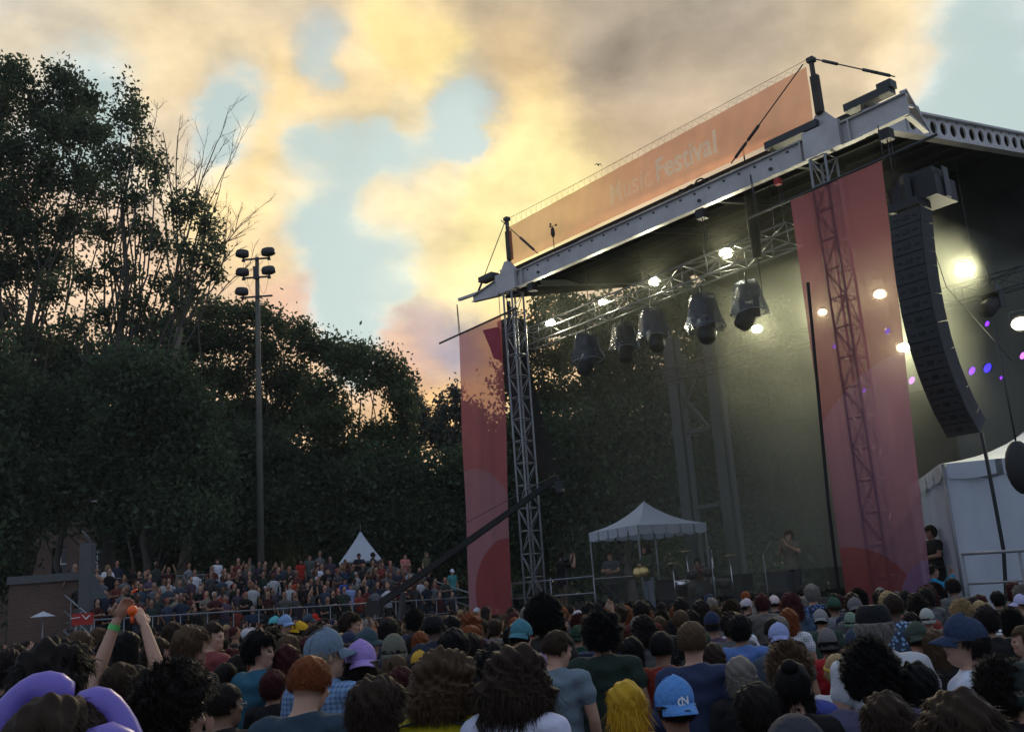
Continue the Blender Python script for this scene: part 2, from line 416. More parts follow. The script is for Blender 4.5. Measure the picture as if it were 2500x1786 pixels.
# front beam: I-section with flanges, bolts, end plates
b = MB()
def beam_seg(s0, s1, z0a, z1a, z0b, z1b, t=0):
    for tt, th in ((t-.01, .02),):
        V = [S(s0,tt,z0a), S(s1,tt,z0b), S(s1,tt,z1b), S(s0,tt,z1a), S(s0,tt+th,z0a), S(s1,tt+th,z0b), S(s1,tt+th,z1b), S(s0,tt+th,z1a)]
        b.add(V, [(0,1,2,3),(7,6,5,4),(0,4,5,1),(2,6,7,3),(0,3,7,4),(1,5,6,2)])
    for (za, zb) in ((z0a, z0b), (z1a, z1b)):
        b.bar(S(s0,t,za), S(s1,t,zb), .15, .025)
beam_seg(-1.75, -.6, 10.60, 10.76, 10.45, 10.92)
beam_seg(-.6, 10.9, 10.45, 10.92, 10.45, 10.92)
beam_seg(10.9, 12.1, 10.45, 10.92, 10.50, 10.94)
for s_ in (-.55, .55, 9.7, 10.85): b.box(S(s_, -.045, 10.685), (.03, .07, .44), SROT)
b.slot(1)
for i in range(25):
    s_ = -.1+i*.43
    b.box(S(s_, -.02, 10.83), (.05, .03, .035), SROT)
for s_ in (1.2, 6.9, 8.9): b.box(S(s_, -.035, 10.62), (.07, .05, .05), SROT)
fb = b.build('front_beam', ('beam_paint', 'dark_steel'), stage)
b = MB().bar(S(-2.45,0,10.86), S(-1.5,0,10.80), .09, .08); b.build('outrigger', 'beam_paint', fb)
b = MB().box(S(-.95,-.02,11.10), (.62,.3,.15), SROT); b.build('saddle', 'dark_steel', fb)
b = MB().box(S(11.35,-.02,11.14), (1.0,.26,.16), SROT).box(S(11.75,-.02,11.24), (.3,.24,.16), SROT); b.build('saddle', 'dark_steel', fb)
b = MB().box(S(9.55,-.02,11.12), (1.3,.26,.16), SROT); b.build('saddle', 'dark_steel', fb)
for s_ in (-.1, 10.25):
    b = MB(); V = [S(s_-.42,-.03,10.95), S(s_+.42,-.03,10.95), S(s_+.1,-.03,11.35), S(s_-.1,-.03,11.35), S(s_-.42,.03,10.95), S(s_+.42,.03,10.95), S(s_+.1,.03,11.35), S(s_-.1,.03,11.35)]
    b.add(V, [(0,1,2,3),(7,6,5,4),(0,4,5,1),(1,5,6,2),(2,6,7,3),(3,7,4,0)])
    b.box(S(s_, -.08, 10.72), (.85, .12, .58), SROT)
    b.build('gusset', 'beam_paint', fb)
# brace from the beam end down to the roof side
e0, e1, e2 = S(12.05,0,11.02), at_t(2262, 322, 1.0), at_t(2238, 262, .5)
b = MB().bar(e0, e1, .14, .05).bar(S(12.05,0,10.5), e1, .10, .05).bar(e2, S(12.03,0,10.72), .05).bar(e2, e1, .06); b.build('brace', 'beam_paint', stage)
# towers
for s_ in (0.0, 10.12):
    b = MB(); truss(b, S(s_, .05, .1), S(s_, .05, 10.38), .36, .42, .62, .030, .016, up=tuple(SB)); tw = b.build('tower', 'galvanised', stage)
    b = MB().box(S(s_, .05, .05), (.9, .9, .1), SROT); b.build('base_plate', 'dark_steel', tw)
# header posts
for s_ in (.08, 10.25):
    b = MB().tube([S(s_,-.05,11.3), S(s_,-.05,12.55)], .055, 8).box(S(s_+.02,-.05,11.75), (.16,.12,.85), SROT); b.slot(1).box(S(s_, -.05, 12.55), (.15,.15,.1), SROT)
    b.build('banner_post', ('plastic_red' if False else 'bark', 'dark_steel'), stage)
# side beams
ZR0, ZR1, TR = 10.72, 12.15, 8.6
def zr(t): return ZR0 + (ZR1-ZR0)*t/TR
for s_, sd_ in ((11.05, 1), (-.55, -1)):
    b = MB(); b.slot(0)
    side = SF*.04
    V = [S(s_,.15,zr(.15)), S(s_,1.9,zr(1.9)), S(s_,1.9,zr(1.9)+.5), S(s_,.15,zr(.15)+.45)]; V += [v+side for v in V]
    b.add(V, [(0,1,2,3),(7,6,5,4),(0,4,5,1),(1,5,6,2),(2,6,7,3),(3,7,4,0)])
    if sd_ > 0: holes_plate(b, S(s_,1.95,zr(1.95)), S(s_,TR,zr(TR)), .5, .04, SF, 14, .155)
    else:
        V = [S(s_,1.9,zr(1.9)), S(s_,TR,zr(TR)), S(s_,TR,zr(TR)+.5), S(s_,1.9,zr(1.9)+.5)]; V += [v+side for v in V]
        b.add(V, [(0,1,2,3),(7,6,5,4),(0,4,5,1),(1,5,6,2),(2,6,7,3),(3,7,4,0)])
    b.bar(S(s_+.02,.15,zr(.15)+.49), S(s_+.02,TR,zr(TR)+.53), .22, .05).bar(S(s_+.02,.15,zr(.15)-.03), S(s_+.02,TR,zr(TR)-.03), .22, .05)
    b.build('side_beam', 'beam_paint', stage)
# roof skin with purlins and rafters, rising to the ridge, then falling
b = MB()
V = [S(-.5,.2,zr(.2)+.34), S(11,.2,zr(.2)+.34), S(11,TR,zr(TR)+.34), S(-.5,TR,zr(TR)+.34)]; V += [v+np.array([0,0,.1]) for v in V]
b.add(V, [(0,3,2,1),(4,5,6,7),(0,1,5,4),(1,2,6,5),(2,3,7,6),(3,0,4,7)])
V = [S(-.5,TR+.01,zr(TR)+.34), S(11,TR+.01,zr(TR)+.34), S(11,12.2,11.9), S(-.5,12.2,11.9)]; V += [v+np.array([0,0,.1]) for v in V]
b.add(V, [(0,3,2,1),(4,5,6,7),(0,1,5,4),(1,2,6,5),(2,3,7,6),(3,0,4,7)])
rf = b.build('roof', 'roof_skin', stage)
b = MB()
for i in range(1, 9):
    t = i*1.05; b.bar(S(-.4,t,zr(t)+.24), S(10.95,t,zr(t)+.24), .07, .12)
for s_ in (1.9, 4.2, 6.5, 8.8): b.bar(S(s_,.2,zr(.2)+.14), S(s_,TR-.1,zr(TR)+.14), .1, .16)
b.build('rafters', 'dark_steel', rf)
def at_s(px, py, s0):
    d = ray(px, py); k = ((S(s0,0,0)-EYEV)@SF)/(d@SF); return EYEV+d*k
q = [at_s(1236,728,-.44), at_s(1330,719,-.44), at_s(1470,706,-.44), at_s(1640,690,-.44), at_s(1640,600,-.44), at_s(1236,690,-.44)]
n = len(q); V = q+[v-SF*.03 for v in q]; MB().add(V, [tuple(range(n)), tuple(range(2*n-1,n-1,-1))]+[(i,n+i,n+(i+1)%n,(i+1)%n) for i in range(n)]).build('side_fascia', 'roof_skin', rf)
for pts in ([(1452,640),(1500,640),(1536,657),(1412,656)], [(1318,684),(1380,682),(1430,697),(1326,698)]):
    q = [at_s(px, py, -.38) for px, py in pts]; V = q+[v-SF*.02 for v in q]
    MB().add(V, [(0,1,2,3),(7,6,5,4),(0,4,5,1),(1,5,6,2),(2,6,7,3),(3,7,4,0)]).build('roof_panel', 'roof_pale', rf)

mat('mast_steel', (.07,.075,.07), .6, .2, noise=(3,.3))
# mast columns at the back and dark scrims
for px in (1655, 1752):
    p = at_t(px, 1000, 9.3); p[2] = 0
    b = MB(); b.box(p+np.array([0,0,6.0]), (.42,.30,9.3), SROT); b.box(p+np.array([0,0,6.0])+SF*.32, (.06,.2,9.3), SROT); b.build('mast', 'mast_steel', stage)
pa, pb = at_t(1655, 1200, 9.3), at_t(1752, 1200, 9.3)
b = MB()
for z in (7.2, 9.4): b.bar(np.array([pa[0],pa[1],z]), np.array([pb[0],pb[1],z]), .1, .12)
b.bar(np.array([pa[0],pa[1],7.2]), np.array([pb[0],pb[1],9.4]), .08); b.bar(np.array([pa[0],pa[1],9.4]), np.array([pb[0],pb[1],7.2]), .08)
b.build('mast_bracing', 'mast_steel', stage)
MB().bar(np.array([pa[0],pa[1],4.6]), np.array([pb[0],pb[1],4.6]), .1, .12).build('mast_bracing', 'mast_steel', stage)
V = []; nx = 40
for i in range(nx+1):
    s_ = 2.4+8.6*i/nx; w = .08*math.sin(i*1.9)+.05*math.sin(i*.7)
    V += [S(s_, 9.9+w, 1.4), S(s_, 9.9+w*.3, 12.0)]
F = [(2*i, 2*i+2, 2*i+3, 2*i+1) for i in range(nx)]
mat('scrim', (.028,.028,.026), .95, noise=(1.0,.3))
b = MB().add(V, F, True); o = b.build('back_curtain', 'scrim', stage); md = o.modifiers.new('thickness', 'SOLIDIFY'); md.thickness = .02
b = MB()
for (s0, s1, z0, z1) in ((-.9, 2.3, 2.0, 2.06), (-.9, 2.3, 2.4, 2.46)):
    b.tube([S(s0,.0,z0), S(s1,.0,z0)], .02)
for s_ in (-.9, .7, 2.3): b.tube([S(s_,0,1.38), S(s_,0,2.45)], .02)
b.build('railing', 'steel', stage)

# front lighting truss under the roof
T0, T1 = at_t(1290, 851, 1.6), at_t(1942, 598, 1.6)
T1b = T1.copy()
fw = thing('lighting_truss', T0, 'front lattice lighting truss hung under the stage roof', 'truss')
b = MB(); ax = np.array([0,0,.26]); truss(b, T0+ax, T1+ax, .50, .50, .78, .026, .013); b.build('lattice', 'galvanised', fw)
for k in np.linspace(.06, .95, 5):
    p = T0+(T1-T0)*k; MB().tube([p+np.array([0,0,.5]), p+np.array([0,0,1.65])], .014, 5).build('hanging_chain', 'dark_steel', fw)
T2, T3 = at_t(1610, 900, 5.4), at_t(2500, 640, 5.4)
T2[2] = T3[2] = 8.25
bw = thing('lighting_truss', T2, 'rear lattice lighting truss deep inside the hazy stage', 'truss')
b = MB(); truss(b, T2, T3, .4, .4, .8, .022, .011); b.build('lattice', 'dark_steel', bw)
for k in np.linspace(.1, .9, 5):
    p = T2+(T3-T2)*k; MB().tube([p, p+np.array([0,0,3.2])], .012, 5).build('hanging_chain', 'dark_steel', bw)

# ------------------------------------------------------------------ stage lamps (lit)
LAMPS = [  # px, py, depth t, size, power, label
 (1344,787,2.0,.20,34,'small lit white lamp at the left end of the front truss, beside the tower'),
 (1472,738,2.0,.19,34,'lit white lamp above the front truss, second along from the left tower'),
 (1598,688,2.0,.22,42,'lit white lamp above the middle of the front truss'),
 (1773,618,2.0,.25,60,'big lit white lamp highest above the front truss under the roof'),
 (1848,803,5.0,.22,50,'lit white lamp just below the right-hand covered moving light'),
 (2008,762,5.0,.17,45,'lit lamp showing through the left half of the tall right banner'),
 (2148,718,5.0,.22,55,'lit lamp showing through the right half of the tall right banner'),
 (2205,848,5.0,.22,50,'lit lamp at the right edge of the tall right banner'),
 (2355,660,5.0,.30,58,'largest lit lamp right of the speaker hang'),
 (2492,790,5.0,.28,70,'lit lamp at the right edge of the picture, over the white tent'),
]
LG = 'white stage lamps shining at the crowd'
for i, (px, py, t, r, pw, lab) in enumerate(LAMPS):
    p = at_t(px, py, t); t_ = thing('stage_lamp', p, lab, 'stage light', LG)
    aim = EYEV + np.array([0, 0, .5]) - p; aim /= np.linalg.norm(aim)
    r *= .60
    b = MB(); b.tube([p-aim*.30, p-aim*.22, p+aim*.06, p+aim*.10], [r*.5, r*.95, r*1.12, r*1.12], 14, cap=False); b.box(p-aim*.26, (.2,.2,.16), SROT); b.build('housing', 'black_paint', t_)
    b = MB(); x = np.cross(aim, [0,0,1.0]); x /= np.linalg.norm(x); y = np.cross(x, aim)
    pc = p+aim*.08; K = 18; V = [pc+aim*.03]+[pc+(x*math.cos(2*math.pi*k/K)*1.12+y*math.sin(2*math.pi*k/K)*.82)*r for k in range(K)]
    b.add(V, [(0,1+k,1+(k+1)%K) for k in range(K)], True); b.build('lens', 'lens', t_)
    b = MB(); b.tube([p-aim*.1-x*(r*1.2), p-aim*.1-x*(r*1.2)+np.array([0,0,-.35 if t<3 else .3]), p-aim*.1+x*(r*1.2)+np.array([0,0,-.35 if t<3 else .3]), p-aim*.1+x*(r*1.2)], .015, 5); b.build('yoke', 'steel', t_)
    ld = bpy.data.lights.new('stage_lamp_light', 'SPOT'); ld.energy = pw*(9.0 if t < 3 else 9.5); ld.spot_size = R(112); ld.spot_blend = 1.0; ld.color = (1,.94,.66); ld.shadow_soft_size = .12
    lo = bpy.data.objects.new('stage_lamp_light', ld); C.objects.link(lo); lo.parent = t_; lo.location = aim*.2; lo.rotation_euler = Vector(-aim).to_track_quat('Z', 'Y').to_euler()
PUR = [(2167,808,3.0,'lens_blue',.11,'small violet spot seen through the right banner near its right edge'),(2037,845,3.0,'lens_purple',.09,'dim violet spot behind the tower seen through the right banner'),
 (2110,953,3.5,'lens_purple',.085,'lowest violet spot seen through the right banner'),(2226,928,5.6,'lens_pink',.15,'pinkish spot between the right banner and the speaker hang'),
 (2373,905,5.6,'lens_purple',.15,'purple spot touching the right side of the speaker hang'),(2411,898,5.6,'lens_blue',.17,'bright blue spot right of the speaker hang'),
 (2444,922,5.6,'lens_purple',.06,'tiniest purple spot right of the bright blue one'),(2497,868,5.6,'lens_pink',.13,'pink spot at the right edge of the picture'),
 (2410,790,5.6,'lens_purple',.10,'violet spot under the dark moving light right of the speaker hang')]
for px, py, t, mm, r, lab in PUR:
    r *= .6
    p = at_t(px, py, t); t_ = thing('colour_spot', p, lab, 'stage light', 'coloured spots on the stage')
    aim = EYEV-p; aim /= np.linalg.norm(aim); x = np.cross(aim, [0,0,1.0]); x /= np.linalg.norm(x); y = np.cross(x, aim)
    MB().tube([p-aim*.3, p-aim*.2, p], [r*.6, r*1.0, r*1.12], 12, cap=False).build('housing', 'black_paint', t_)
    K = 14; V = [p]+[p-aim*.01+(x*math.cos(2*math.pi*k/K)*(.75)+y*math.sin(2*math.pi*k/K)+x*.35*math.sin(2*math.pi*k/K)*-1)*r for k in range(K)]
    MB().add(V, [(0,1+k,1+(k+1)%K) for k in range(K)]).build('lens', mm, t_)

# ------------------------------------------------------------------ moving lights in clear rain covers
def cover_mat():
    m = bpy.data.materials.new('rain_cover'); m.use_nodes = True; T = NT(m.node_tree); m.node_tree.nodes.clear()
    tco = T.n('ShaderNodeTexCoord').outputs['Object']
    nb = T.n('ShaderNodeTexNoise', {'Vector': T.v('MULTIPLY', tco, (14,14,2)), 'Scale': 1.0, 'Detail': 3.0}).outputs['Fac']
    bp = T.n('ShaderNodeBump', {'Height': nb, 'Strength': 1.0, 'Distance': .06}).outputs[0]
    p = T.n('ShaderNodeBsdfPrincipled', {'Base Color': (.07,.085,.12,1), 'Roughness': .16, 'Specular IOR Level': .9, 'Normal': bp})
    a = T.n('ShaderNodeBsdfTransparent', {0: (.85,.9,1,1)})
    lw = T.n('ShaderNodeLayerWeight', {'Blend': .35, 'Normal': bp}).outputs['Facing']
    f = T.m('MULTIPLY_ADD', lw, -.5, .62, clamp=True)
    s = T.n('ShaderNodeMixShader', {0: f, 1: p.outputs[0], 2: a.outputs[0]})
    T.L.new(s.outputs[0], T.n('ShaderNodeOutputMaterial').inputs[0]); MATS['rain_cover'] = m
cover_mat()
ML = [(1430,815,1.5,1.0,-10,'leftmost of the dark moving lights in clear plastic covers'),
      (1520,790,2.3,.95,6,'dark covered moving light half hidden behind its neighbour, second from the left'),
      (1590,756,1.6,1.0,14,'covered moving light with wind-lifted cover edge, in the middle of the five'),
      (1713,722,1.5,1.05,8,'covered moving light with the long dark head, second from the right'),
      (1822,690,1.7,1.0,-18,'rightmost and highest covered moving light, its head tilted right')]
for px, py, t, sc, tilt, lab in ML:
    p = at_t(px, py, t); t_ = thing('moving_light', p, lab, 'stage light', 'moving lights under plastic rain covers')
    rr = random.Random(px)
    b = MB(); V = []; K = 28; rows = [(0,.27),(-.18,.32),(-.42,.37),(-.62,.43),(-.80,.47)]
    for j, (z, r) in enumerate(rows):
        for k in range(K):
            a = 2*math.pi*k/K; q = r*(1+.05*math.sin(a*5+px)+.04*math.sin(a*9+j)) ; V.append(p+np.array([q*math.cos(a), q*math.sin(a), z+ (.05*math.sin(a*3+px) if j==4 else 0)])*sc)
    V.append(p+np.array([0,0,.03])*sc)
    F = [(j*K+k, j*K+(k+1)%K, (j+1)*K+(k+1)%K, (j+1)*K+k) for j in range(len(rows)-1) for k in range(K)]+[(len(V)-1, (k+1)%K, k) for k in range(K)]
    b.add(V, F, True); o = b.build('rain_cover', 'rain_cover', t_)
    b = MB().tube([p+np.array([.45*math.cos(a), .45*math.sin(a), -.77+.03*math.sin(a*3)])*sc for a in np.linspace(0, 2*math.pi, 25)], .012, 4); b.build('cover_rim', 'galvanised', o)
    MB().box(p+np.array([0,0,-.25])*sc, (.40*sc,.40*sc,.28*sc), SROT).tube([p+np.array([0,0,-.1]), p+np.array([0,0,.25])], .03).build('base', 'black_paint', t_)
    y = MB(); 
    y.bar(p-SF*.22*sc+np.array([0,0,-.38])*sc, p+SF*.22*sc+np.array([0,0,-.38])*sc, .14, .05)
    for q in (-.2, .2): y.bar(p+SF*q*sc+np.array([0,0,-.38])*sc, p+SF*q*sc+np.array([0,0,-.9])*sc, .06, .14)
    y.build('yoke', 'black_paint', t_)
    a = R(tilt*2.2); dr = SF*math.sin(a)*.9-np.array([0,0,1])*math.cos(a)+SB*-.25; dr /= np.linalg.norm(dr)
    c = p+np.array([0,0,-.72])*sc
    MB().tube([c-dr*.18*sc, c-dr*.12*sc, c+dr*.25*sc, c+dr*.42*sc, c+dr*.48*sc], [.08*sc,.19*sc,.23*sc,.19*sc,.12*sc], 14).build('head', 'black_paint', t_)
# bare moving light deeper in
p = at_t(2425, 740, 5.0); t_ = thing('moving_light', p, 'bare dark moving light hanging right of the speaker hang, no cover', 'stage light')
MB().box(p+np.array([0,0,.3]), (.34,.34,.2), SROT).tube([p+np.array([0,0,.4]), p+np.array([0,0,.9])], .02).build('base', 'dark_steel', t_)
y = MB().bar(p-SF*.22+np.array([0,0,.2]), p+SF*.22+np.array([0,0,.2]), .12, .05)
for q in (-.2, .2): y.bar(p+SF*q+np.array([0,0,.25]), p+SF*q+np.array([0,0,-.15]), .05, .12)
y.build('yoke', 'dark_steel', t_)
dr = np.array([-.8,-.3,-.6]); dr /= np.linalg.norm(dr)
MB().tube([p-dr*.25, p-dr*.15, p+dr*.3, p+dr*.36], [.1,.17,.2,.17], 12).build('head', 'black_paint', t_)

# ------------------------------------------------------------------ banners
def banner(name, c0, c1, c2, c3, m, label, cat='banner', nx=24, nz=40, wob=.05, skew=0.0, wavef=1.0, holes=None, thick=.004):
    """c0 bottom left, c1 bottom right, c2 top right, c3 top left; u,v in metres"""
    Wd = np.linalg.norm(c1-c0)/2+np.linalg.norm(c2-c3)/2; Hd = np.linalg.norm(c3-c0)/2+np.linalg.norm(c2-c1)/2
    n = np.cross(c1-c0, c3-c0); n /= np.linalg.norm(n)
    V = []; UV = []
    for j in range(nz+1):
        v = j/nz
        for i in range(nx+1):
            u = i/nx; p = (c0*(1-u)+c1*u)*(1-v)+(c3*(1-u)+c2*u)*v
            edge = math.sin(math.pi*min(1, v*1.0))
            d = wob*(math.sin(u*9*wavef+v*2.3)+.6*math.sin(u*21*wavef-v*5)+.4*math.sin(v*13+u*3))*(.35+.65*edge)
            V.append(p+n*d); UV.append((u*Wd, v*Hd))
    F = np.array([[j*(nx+1)+i, j*(nx+1)+i+1, (j+1)*(nx+1)+i+1, (j+1)*(nx+1)+i] for j in range(nz) for i in range(nx)])
    root = thing(name, (c0+c1)/2, label, cat)
    me = np_mesh('cloth', np.array(V)-WLOC[root.name], F, (m,), smooth=True, uv=UV)
    o = link('cloth', me, root); return root, o, n, Wd, Hd
RED, DRED, PINK, LIL = (.21,.075,.095), (.22,.050,.058), (.24,.110,.165), (.21,.11,.24)
banner_mat('banner_right', RED, [(2.4,1.6,3.1,PINK),(.2,-.5,1.65,DRED),(2.0,.1,.75,LIL)], .22, .40)
banner_mat('banner_left', (.50,.15,.16), [(.3,2.1,1.95,(.48,.22,.26)),(1.75,.6,1.4,(.40,.085,.09))], .24, .40)
banner_mat('banner_top', (.74,.27,.13), [], .38, .65)
BT = -.22
rbn = banner('banner', at_t(2070,1485,BT), at_t(2280,1485,BT), at_t(2152,392,BT), at_t(1930,487,BT), 'banner_right', 'tall red and plum banner at the right front of the stage, lamps glowing through', nx=20, nz=60, wob=.02)
lbn = banner('banner', at_t(1146,1500,BT), at_t(1251,1500,BT), at_t(1222,772,BT), at_t(1122,816,BT), 'banner_left', 'tall narrow red banner at the left front of the stage, its top see-through', nx=20, nz=60, wob=.03)
for (bn, a0, a1) in ((rbn, (1822,535), (2288,328)), (lbn, (1073,838), (1262,752))):
    p0, p1 = at_t(*a0, BT), at_t(*a1, BT)
    MB().tube([p0, p1], .03, 8).build('top_pipe', 'dark_steel', bn[0])
    k = .14 if bn is lbn else .05
    q = p0+(p1-p0)*(.27 if bn is lbn else .06)
    MB().tube([q, q+np.array([0,0,.93])-SF*.02], .010, 4).tube([q+SF*.06, q+np.array([0,0,.93])], .010, 4).build('hanging_line', 'dark_steel', bn[0])
    q = p0+(p1-p0)*(.80 if bn is lbn else .75)
    MB().tube([q, q+np.array([0,0,.7])], .010, 4).build('hanging_line', 'dark_steel', bn[0])
# folded-over flap at the top of the left banner
q = [at_t(1178,806,BT-.1), at_t(1218,797,BT-.1), at_t(1224,880,BT-.08), at_t(1205,875,BT-.08), at_t(1197,850,BT-.1)]
V = q+[v+SB*.012 for v in q]
MB().add(V, [(0,1,2,3,4),(9,8,7,6,5)]+[(i,5+i,5+(i+1)%5,(i+1)%5) for i in range(5)]).build('folded_flap', 'banner_flap' if 'banner_flap' in MATS else mat('banner_flap', (.36,.035,.06), .7, noise=(3,.2)).name, lbn[0])
# header banner with lettering
c0, c1, c2, c3 = S(.22,-.12,11.10), S(10.12,-.12,11.14), S(10.16,-.12,12.42), S(.22,-.12,12.25)
from mathutils.bvhtree import BVHTree
def text_bvh(body, size, bold):
    cu = bpy.data.curves.new('t', 'FONT'); cu.body = body; cu.size = size; cu.offset = bold; cu.space_character = 1.02
    o = bpy.data.objects.new('t', cu); C.objects.link(o); dg = bpy.context.evaluated_depsgraph_get(); me = bpy.data.meshes.new_from_object(o.evaluated_get(dg)); bpy.data.objects.remove(o)
    V = [v.co.copy() for v in me.vertices]; F = [tuple(p.vertices) for p in me.polygons]; bpy.data.meshes.remove(me)
    return BVHTree.FromPolygons(V, F), max(v.x for v in V)
hb = banner('header_banner', c0, c1, c2, c3, 'banner_top', 'long salmon banner stretched between two posts above the front beam, reading Music Festival', nx=640, nz=84, wob=.016, wavef=6)
mat('letter_print', (.72,.56,.44), .7, transl=.72, transp=.27); mat('letter_faint', (.74,.34,.20), .7, transl=.68, transp=.35)
cloth_o = hb[1]; HWd, HHd = hb[3], hb[4]
words = [('Festival', .78, .016, 5.55, .38, 'letter_print', 'lettering'), ('Music', .78, .006, 3.95, .36, 'letter_faint', 'faint_lettering')]
me0 = cloth_o.data; nxx, nzz = 640, 84
CV = np.empty(len(me0.vertices)*3, np.float32); me0.vertices.foreach_get('co', CV); CV = CV.reshape(-1,3)
fidx = np.array([[j*(nxx+1)+i, j*(nxx+1)+i+1, (j+1)*(nxx+1)+i+1, (j+1)*(nxx+1)+i] for j in range(nzz) for i in range(nxx)])
UVa = np.array([(i/nxx*HWd, j/nzz*HHd) for j in range(nzz+1) for i in range(nxx+1)])
own = np.zeros(len(fidx), int); XS = .80
for wi, (body, size, bold, u0, v0, mm, nm) in enumerate(words):
    bv, mxx = text_bvh(body, size, bold)
    for f in range(len(fidx)):
        j, i = divmod(f, nxx); u = ((i+.5)/nxx*HWd-u0)/XS; v = (j+.5)/nzz*HHd-v0
        if -.1 < u < mxx+.1 and -.3 < v < size and bv.ray_cast(Vector((u, v, 1)), Vector((0,0,-1)))[0] is not None: own[f] = wi+1
bpy.data.meshes.remove(me0)
for wi, (nm, mm) in enumerate([('cloth', 'banner_top')]+[(w[6], w[5]) for w in words]):
    link(nm, np_mesh(nm, CV, fidx[own == wi], (mm,), smooth=True, uv=UVa), hb[0])
MB().tube([S(.1,-.1,12.52), S(3,-.1,12.50), S(6,-.1,12.54), S(10.2,-.1,12.58)], .006, 4).build('top_wire', 'dark_steel', hb[0])
b = MB(); pts = []
for i in range(46):
    s_ = .35+i*.215; pts += [S(s_,-.11,12.27+.015*s_), S(s_+.01,-.1,12.51), S(s_+.11,-.1,12.51)]
b.tube(pts, .0032, 3)
b.build('lacing', 'dark_steel', hb[0])
# guy lines with turnbuckles on the beam
def guy(a, b_, lab, kn=()):
    a, b_ = np.array(a), np.array(b_); t_ = thing('guy_line', b_, lab, 'cable', 'guy lines of the header posts')
    MB().tube([a, b_], .014, 5).build('rope', 'dark_steel', t_)
    for k in kn:
        p = a+(b_-a)*k; d = (b_-a)/np.linalg.norm(b_-a)
        MB().tube([p-d*.22, p-d*.18, p+d*.18, p+d*.22], [.015,.035,.035,.015], 6).build('turnbuckle', 'dark_steel', t_)
guy(S(.08,-.1,12.5), S(-1.5,-.02,10.8), 'guy line from the left post down to the left end of the beam', (.93,))
guy(S(.12,-.3,12.45), S(1.55,-.3,11.0), 'guy line with turnbuckle crossing the left end of the header banner', (.62,.8))
guy(S(10.2,-.3,12.4), S(8.1,-.3,11.0), 'guy line with turnbuckle crossing the right end of the header banner', (.68,.86))
guy(S(10.3,-.05,12.56), S(11.95,-.02,11.36), 'guy line with knots from the right post to the end of the beam', (.22,.72,.85))
# wind gauge
p = S(2.15,-.25,10.98); t_ = thing('wind_gauge', p, 'small wind gauge on a stick on top of the front beam', 'instrument')
MB().tube([p, p+[0,0,.34]], .012, 5).build('rod', 'dark_steel', t_)
MB().tube([p+[0,0,.30], p+[0,0,.38], p+[0,0,.52], p+[0,0,.58]], [.03,.06,.05,.02], 8).build('body', 'plastic_red' if False else 'bark', t_)
b = MB()
for k in range(3):
    a = k*2.1; c = p+np.array([.10*math.cos(a), .10*math.sin(a), .63]); b.tube([p+[0,0,.60], c], .006, 4).ell(c, (.03,.03,.03), nu=8, nv=5)
b.build('cups', 'dark_steel', t_)
# cables and clutter lying along the beam
rr = random.Random(3); b = MB()
for q in range(3):
    b.tube([S(6.3+i*.12,-.08+.04*q,10.97+.05*abs(math.sin(i*1.3+q*2))+rr.random()*.05) for i in range(9)], .022, 5)
b.tube([S(7.0+.12*math.cos(a),-.06,11.04+.07*math.sin(a)) for a in np.linspace(0,9,16)], .02, 5)
tag(b.build('cable_bundle', 'black_cloth'), 'heap of dark cable lying on top of the front beam under the lettering', 'cable')
for (s_, lab) in ((.95,'black chain hoist under the left end of the front beam'), (6.95,'large dark chain hoist under the middle of the front beam'), (9.05,'small red hoist near the right post'), (11.6,'dark chain hoist at the right end of the beam')):
    p = S(s_, -.05, 10.36); t_ = thing('chain_hoist', p, lab, 'hoist', 'chain hoists along the front beam')
    MB().box(p+[0,0,-.1], (.22,.2,.22) if s_ != 9.05 else (.12,.12,.14), SROT).build('motor', 'black_paint' if s_ != 9.05 else 'red_board', t_)
    MB().tube([p+[0,0,-.2], p+[0,0,-1.0]], .012, 4).build('chain', 'dark_steel', t_); MB().tube([p+SF*.07+[0,0,-.2], p+SF*.07+[0,0,-.8]], .008, 4).build('chain', 'dark_steel', t_)
p = at_t(1838, 540, 1.2); t_ = thing('chain_hoist', p, 'long black cable bag and hoist hanging between lamp and right banner', 'hoist', 'chain hoists along the front beam')
MB().tube([p+[0,0,.9], p+[0,0,.4], p, p+[0,0,-.9]], [.09,.14,.15,.10], 8).build('chain_bag', 'black_cloth', t_)
MB().tube([p+[0,0,.9], p+[0,0,1.9]], .02, 5).build('chain', 'dark_steel', t_); MB().tube([p+[0,0,-.8], p+[0,0,-2.1]], .012, 5).build('chain', 'dark_steel', t_)

